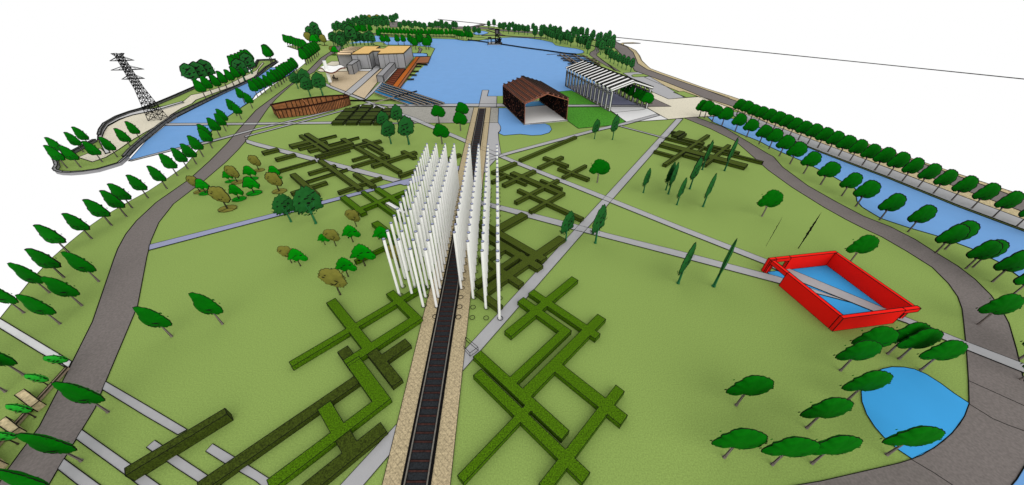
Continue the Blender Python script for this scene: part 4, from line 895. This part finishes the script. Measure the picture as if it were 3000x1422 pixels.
# ------------------------------------------------------------------ people
def person(loc, label, s=1.0, stride=.12, arm=.25, turn=0.0):
    J = [(0, 0, .95), (0, 0, 1.2), (0, 0, 1.42), (0, 0, 1.52), (0, .01, 1.64), (0, 0, 1.75),
         (.1, 0, .9), (.11, stride * .5, .5), (.12, stride, .08), (.12, stride - .14, .04), (-.1, 0, .9), (-.11, -stride * .5, .5), (-.12, -stride, .08), (-.12, -stride - .14, .04),
         (.2, 0, 1.4), (.2 + arm * .4, .03, 1.13), (.2 + arm * .5, -.1, .88), (.2 + arm * .5, -.12, .8), (-.2, 0, 1.4), (-.2 - arm * .4, -.03, 1.13), (-.2 - arm * .5, -.1, .88), (-.2 - arm * .5, -.12, .8)]
    E_ = [(0, 1), (1, 2), (2, 3), (3, 4), (4, 5), (0, 6), (6, 7), (7, 8), (8, 9), (0, 10), (10, 11), (11, 12), (12, 13), (2, 14), (14, 15), (15, 16), (16, 17), (2, 18), (18, 19), (19, 20), (20, 21)]
    Rr = [.15, .14, .16, .06, .1, .07, .1, .07, .045, .035, .1, .07, .045, .035, .065, .045, .035, .03, .065, .045, .035, .03]
    me = bpy.data.meshes.new('person'); me.from_pydata([tuple(c * s for c in j) for j in J], E_, [])
    o = bpy.data.objects.new('person', me); SC.collection.objects.link(o)
    sk = o.modifiers.new('skin', 'SKIN'); me.skin_vertices.new() if not me.skin_vertices else None
    for i, r_ in enumerate(Rr): me.skin_vertices[0].data[i].radius = (r_ * s * (1.25 if i < 3 else 1), r_ * s)
    me.skin_vertices[0].data[0].use_root = True
    o.modifiers.new('sub', 'SUBSURF').levels = 1; me.materials.append(CLO)
    o.location = (loc[0], loc[1], .1); o.rotation_euler = (0, 0, turn); tag(o, label, 'person', 'people walking on the museum plaza')
    b = MB(); vs = []; n = 8
    for z, r_ in ((0, .105), (.07, .1), (.12, .06), (.14, .01)):
        vs += [(r_ * s * math.cos(6.283 * i / n), .02 + r_ * s * math.sin(6.283 * i / n), (1.66 + z) * s) for i in range(n)]
    b.add(vs, [(j * n + i, j * n + (i + 1) % n, (j + 1) * n + (i + 1) % n, (j + 1) * n + i) for j in range(3) for i in range(n)], HAIR); b.build('hair', o)
for x, y, s_, st, lab in ((880, 878, 1.15, .2, 'person in dark clothes, leftmost of the group on the museum plaza'), (905, 880, 1.1, .1, 'person in dark clothes in the front middle of the plaza group'),
    (925, 880, .85, .1, 'shorter person in dark clothes in the middle of the plaza group'), (948, 882, 1.0, .25, 'person in dark clothes striding, rightmost of the plaza group'), (890, 845, 1.15, .1, 'person in dark clothes standing behind the plaza group')):
    person(g1('LL', x, y), lab, s_ * 1.15, st)

# ------------------------------------------------------------------ rusty boat-shaped enclosure
rg = empty('rusty_enclosure', g1('RG', 1250, 650), 'boat-shaped enclosure of rusty steel sheets beside the left road', 'enclosure')
def curve(ps, n=26):
    out = []
    for i in range(n + 1):
        t = i / n * (len(ps) - 1); k_ = min(int(t), len(ps) - 2); f = t - k_
        p0 = ps[max(0, k_ - 1)]; p1 = ps[k_]; p2 = ps[k_ + 1]; p3 = ps[min(len(ps) - 1, k_ + 2)]
        out.append(.5 * ((2 * p1) + (p2 - p0) * f + (2 * p0 - 5 * p1 + 4 * p2 - p3) * f * f + (3 * p1 - p0 - 3 * p2 + p3) * f ** 3))
    return out
zt = 3.4
fb = curve([g1('RG', *q) for q in ((400, 755), (900, 697), (1400, 628), (1800, 540), (2215, 415))])
ft = curve([g1('RG', *q, z=zt) for q in ((300, 540), (850, 478), (1300, 400), (1750, 308), (2175, 205))])
bt = curve([g1('RG', *q, z=zt) for q in ((190, 405), (620, 318), (1050, 250), (1500, 195), (2110, 155))])
bbm = [Vector((p.x, p.y, 0)) for p in bt]
def sheet(lo, hi, name, ribs):
    b = MB(); n = len(lo); d0 = Vector((0, .12, 0))
    for i in range(n - 1):
        b.add([lo[i], lo[i + 1], hi[i + 1], hi[i]], [(0, 1, 2, 3)], RUST)
        b.add([lo[i] + d0, lo[i + 1] + d0, hi[i + 1] + d0, hi[i] + d0], [(3, 2, 1, 0)], RUST)
        b.add([hi[i], hi[i + 1], hi[i + 1] + d0, hi[i] + d0], [(0, 1, 2, 3)], RUST)
    b.line(hi, k=.002, m=mat('dark_rust', (50, 28, 20))); b.line(lo, k=.001)
    for t in ribs:
        k_ = t * (n - 1); i = min(int(k_), n - 2); f = k_ - i
        a = lo[i].lerp(lo[i + 1], f); c = hi[i].lerp(hi[i + 1], f); o_ = Vector((0, -.06, 0)); b.line([a + o_, c + o_], k=.0009)
    return part(b, name, rg)
sheet(fb, ft, 'front_sheet', [i * .045 for i in range(12)] + [.52 + i * .0215 for i in range(23)])
o = sheet(bbm, bt, 'back_sheet', [.22, .3, .36, .42, .48, .54, .6, .66, .72, .78, .84, .9, .95])
sheet([bbm[0], fb[0]], [bt[0], ft[0]], 'end_sheet', [.5]); sheet([fb[-1], bbm[-1]], [ft[-1], bt[-1]], 'end_sheet', [])
b = MB(); a = ft[11]; c = bt[12]; b.bar(a + Vector((0, 0, -.1)), Vector((c.x, c.y, zt - .1)), .3, .2, RUST); part(b, 'cross_brace', rg)

# ------------------------------------------------------------------ pylon
pc = sum((g1('T1', *q) for q in ((1128, 915), (1222, 910), (1258, 885), (1165, 890))), Vector()) / 4
py = empty('power_pylon', pc, 'black lattice power pylon on the island', 'pylon', None, R(12))
def half(z): return 2.15 - (2.15 - .95) * z / 11 if z < 11 else .95 - .25 * (z - 11) / 11.4
b = MB(); zs = [0, 2.2, 4.2, 6.1, 7.8, 9.4, 11] + [11 + 1.14 * i for i in range(1, 11)]
tk = .1
for sx, sy in ((-1, -1), (1, -1), (1, 1), (-1, 1)):
    b = MB()
    for i in range(len(zs) - 1):
        a, c = half(zs[i]), half(zs[i + 1]); b.tube((sx * a, sy * a, zs[i]), (sx * c, sy * c, zs[i + 1]), tk * 1.25, STEEL, 4)
    part(b, 'leg', py).matrix_parent_inverse.identity()
b = MB(); cs = ((-1, -1), (1, -1), (1, 1), (-1, 1))
for i in range(len(zs) - 1):
    a, c = half(zs[i]), half(zs[i + 1]); mid = (a + c) / 2; zm = (zs[i] + zs[i + 1]) / 2
    for k_ in range(4):
        p, q = cs[k_], cs[(k_ + 1) % 4]
        b.tube((p[0] * a, p[1] * a, zs[i]), (q[0] * c, q[1] * c, zs[i + 1]), tk, STEEL, 3); b.tube((q[0] * a, q[1] * a, zs[i]), (p[0] * c, p[1] * c, zs[i + 1]), tk, STEEL, 3)
        if i > 0: b.tube((p[0] * a, p[1] * a, zs[i]), (q[0] * a, q[1] * a, zs[i]), tk, STEEL, 3)
        b.tube((p[0] * mid, p[1] * mid, zm), ((p[0] + q[0]) / 2 * a, (p[1] + q[1]) / 2 * a, zs[i] + .1), tk * .7, STEEL, 3)
part(b, 'lattice', py).matrix_parent_inverse.identity()
for z, L in ((14.3, 3.6), (17.3, 5.1), (20.2, 3.7), (22.4, 2.0)):
    b = MB(); h_ = half(z)
    for sx in (-1, 1):
        tip = (sx * L, 0, z)
        for sy in (-1, 1):
            b.tube((sx * h_, sy * h_, z), tip, tk * 1.1, STEEL, 3); b.tube((sx * h_, sy * h_, z + (1.15 if z < 22 else -.8)), tip, tk, STEEL, 3)
        b.tube((sx * h_, 0, z), tip, tk, STEEL, 3)
        m1 = (sx * (h_ + L) / 2, 0, z); b.tube((sx * h_, h_, z + (1 if z < 22 else -.7)), m1, tk * .6, STEEL, 3)
    part(b, 'cross_arm', py).matrix_parent_inverse.identity()

# ------------------------------------------------------------------ island walls
def retaining(label, s, h, m, w_=.9, k=.0009, step=True):
    w_ *= .75; h *= .8
    ps = GP(s); b = MB(); n = len(ps); off = []
    for i in range(n):
        d = (ps[min(n - 1, i + 1)] - ps[max(0, i - 1)]).normalized(); off.append(Vector((-d.y, d.x, 0)) * w_)
    for i in range(n - 1):
        a, c = ps[i], ps[i + 1]; a2, c2 = a + off[i], c + off[i + 1]; H_ = Vector((0, 0, h))
        b.add([a, c, c + H_, a + H_, a2, c2, c2 + H_, a2 + H_], [(0, 1, 2, 3), (5, 4, 7, 6), (3, 2, 6, 7)], m)
    H_ = Vector((0, 0, h)); b.line([p + H_ for p in ps], k=k); b.line([p + o + H_ for p, o in zip(ps, off)], k=k); b.line(ps, k=k)
    L = 0
    for i in range(n - 1):
        q = max(1, int((ps[i + 1] - ps[i]).length / 3.2))
        for j in range(q): p = ps[i].lerp(ps[i + 1], j / q); b.line([p, p + H_, p + off[i] + H_], k=.0005)
    return tag(b.build('retaining_wall'), label, 'wall', 'retaining walls of the island')
retaining('dark panelled retaining wall between the island and the canal', 'T1 960,1200 1000,1150 1090,1068 1235,950 1330,885 1500,800 1680,715 1800,660 1932,598 T2 80,520 165,470', 1.3, DGRY, 1.0)
retaining('pale panelled retaining wall curving round the near tip of the island', 'T1 960,1200 M1 900,30 850,45 750,75 650,90 560,97 500,95 455,85 440,68 455,40 T1 440,1215', 1.1, MGRY, .9)
retaining('dark panelled retaining wall along the far side of the island', 'T2 150,457 20,462 T1 1932,510 1700,585 1480,668 1330,735 1190,795 1090,830', 1.1, DGRY, -1.0)
retaining('dark curved wall around the pylon terrace', 'T1 1090,830 1000,855 900,892 810,945 780,990 770,1030', 1.0, DGRY, -1.1)
retaining('dark low wall behind the group of trees on the near island end', 'T1 735,1068 650,1115 570,1158 430,1222', 1.0, DGRY, -1.0)
slab('pale_kerb', 'pale curved kerb outside the pylon terrace wall', 'kerb', 'T1 1180,815 1080,830 980,855 880,895 800,935 755,985 738,1040 755,1080 795,1160 830,1150 790,1085 768,1035 785,990 815,945 900,900 1000,868 1180,832', .25, LGRY, None, .2)
slab('pale_kerb', 'thin pale wall pointing from the pylon to the island trees', 'kerb', 'T1 1180,818 1375,765 1382,772 1190,830', .5, LGRY, None, .45)

# ------------------------------------------------------------------ crane platform, pier line, deck grid on the lake
c0 = g1('CR', 1380, 1070); cr = empty('crane_platform', c0, 'black crane and machinery on a grey floating platform in the lake', 'crane')
pu = 1 / 20.35 / FPX * (c0 - Vector((0, 0, CH))).length       # metres for one sheet unit there
def cx_(x): return c0.x + (x - 1380) * pu * .92
b = MB(); b.block([(cx_(1020), c0.y), (cx_(1770), c0.y), (cx_(1790), c0.y + 11), (cx_(1040), c0.y + 11)], .05, .9, LGRY, k=.0012); part(b, 'pontoon', cr)
b = MB(); x0, x1 = cx_(1440), cx_(1620); y0 = c0.y + 6; Hh = 11.6
for x in (x0, x1 - .4, (x0 + x1) / 2 + 2):
    for y in (y0, y0 + 3): b.bar((x, y, .9), (x, y, Hh), .55, .55, STEEL)
for z in (6.2, 7, 8): b.bar((x0, y0, z), (x1, y0, z), .5, .6, STEEL)
for i in range(4): b.tube((x0 + i * 1.2, y0, 6.2), (x1 - i * 1.0, y0, 8.2), .22, STEEL, 4)
b.tube((x0 + 1.5, y0, 3), (x0 + 3, y0, 6.5), .25, STEEL, 4); part(b, 'tower', cr)
b = MB(); b.block([(x0, y0 - .4), (x1 + .3, y0 - .4), (x1 + .3, y0 + 3.4), (x0, y0 + 3.4)], 8.4, Hh, mat('tower_cabin', (96, 90, 92)), k=.0016); part(b, 'cabin', cr)
b = MB(); b.bar((cx_(1040), c0.y + 3, 5.2), (cx_(1230), c0.y + 3, 5.4), 1.4, 1.3, STEEL); b.bar((cx_(1230), c0.y + 3, 4.6), (cx_(1520), c0.y + 3, 4.8), .8, .9, STEEL)
for x in (1035, 1190, 1235, 1430): b.bar((cx_(x), c0.y + 3, .9), (cx_(x), c0.y + 3, 5), .5, .5, STEEL)
b.bar((cx_(1240), c0.y + 3, 2.6), (cx_(1440), c0.y + 3, 2.8), .4, .4, STEEL); part(b, 'boom', cr)
b = MB(); rnd = random.Random(3)
for i in range(26):
    x = cx_(rnd.uniform(1450, 1770)); z = rnd.uniform(.9, 4.0); b.bar((x, c0.y + rnd.uniform(1, 8), z), (x + rnd.uniform(-1.6, 1.6), c0.y + rnd.uniform(1, 8), z + rnd.uniform(.5, 2)), .6, .5, STEEL)
part(b, 'machinery', cr)
for s, lab in (('T2 1600,300 1750,320', 'thin black pipeline from the peninsula to the crane platform'), ('FR 195,460 560,515 900,560 1170,600 1330,612', 'long black pipeline from the crane platform to the right shore')):
    ps = GP(s, .5); b = MB()
    for i in range(len(ps) - 1):
        for e in (-.7, .7): b.bar(ps[i] + Vector((0, e * 1.6, 0)), ps[i + 1] + Vector((0, e * 1.6, 0)), .9, .5, STEEL)
    ps2 = ps
    tag(b.build('pipeline'), lab, 'pipeline', 'pipelines on the lake')
b = MB(); b.bar(g1('FR', 885, 618, .3), g1('FR', 1130, 606, .3), .6, .3, DGRY); tag(b.build('floating_boom'), 'thin floating boom in front of the deck grid', 'floating boom')
for i, s in enumerate(('1040,636 1420,628', '1220,655 1500,650', '1095,684 1620,690', '1130,710 1640,715', '1300,735 1680,742', '1200,762 1700,768')):
    a, c = [g1('FR', *map(float, t.split(',')), .6) for t in s.split()]; b = MB(); b.bar(a, c, .9, .4, PIERM)
    for e in (-.45, .45): b.line([a + Vector((0, e, .2)), c + Vector((0, e, .2))], k=.0007)
    tag(b.build('deck_plank'), 'horizontal deck-grid plank on the right shore, %s from the top' % ORD[i], 'deck plank', 'deck grid on the right shore')
for i, s in enumerate(('1085,620 1290,755', '1140,612 1340,750', '1290,625 1440,715', '1420,625 1700,770', '1210,690 1300,760')):
    a, c = [g1('FR', *map(float, t.split(',')), .75) for t in s.split()]; b = MB(); b.bar(a, c, .8, .4, BEAM); d_ = (c - a).normalized(); n_ = Vector((-d_.y, d_.x, 0)) * .45
    for e in (-1, 1): b.line([a + n_ * e + Vector((0, 0, .2)), c + n_ * e + Vector((0, 0, .2))], k=.0007)
    tag(b.build('deck_plank'), 'slanting plank of the deck grid on the right shore, %s from the left' % ORD[i], 'deck plank', 'deck grid on the right shore')
# wire cage by the railway
b = MB(); q0 = [g1('v5', *q, z=.1) for q in ((40, 850), (110, 930), (205, 860), (60, 740))]; q1 = [Vector((p.x, p.y, .85)) for p in q0]
b.line(q0, True); b.line(q1, True)
for a, c in zip(q0, q1): b.line([a, c])
tag(b.build('wire_box'), 'thin black wire outline box at the path beside the railway', 'wire frame')
# blank white slab by the poles
slab('white_slab', 'small white slab lying inside the bright hedge cross', 'slab', 'v2 1510,900 1560,885 1760,1000 1730,1030', .3, WHITE, None, .25)
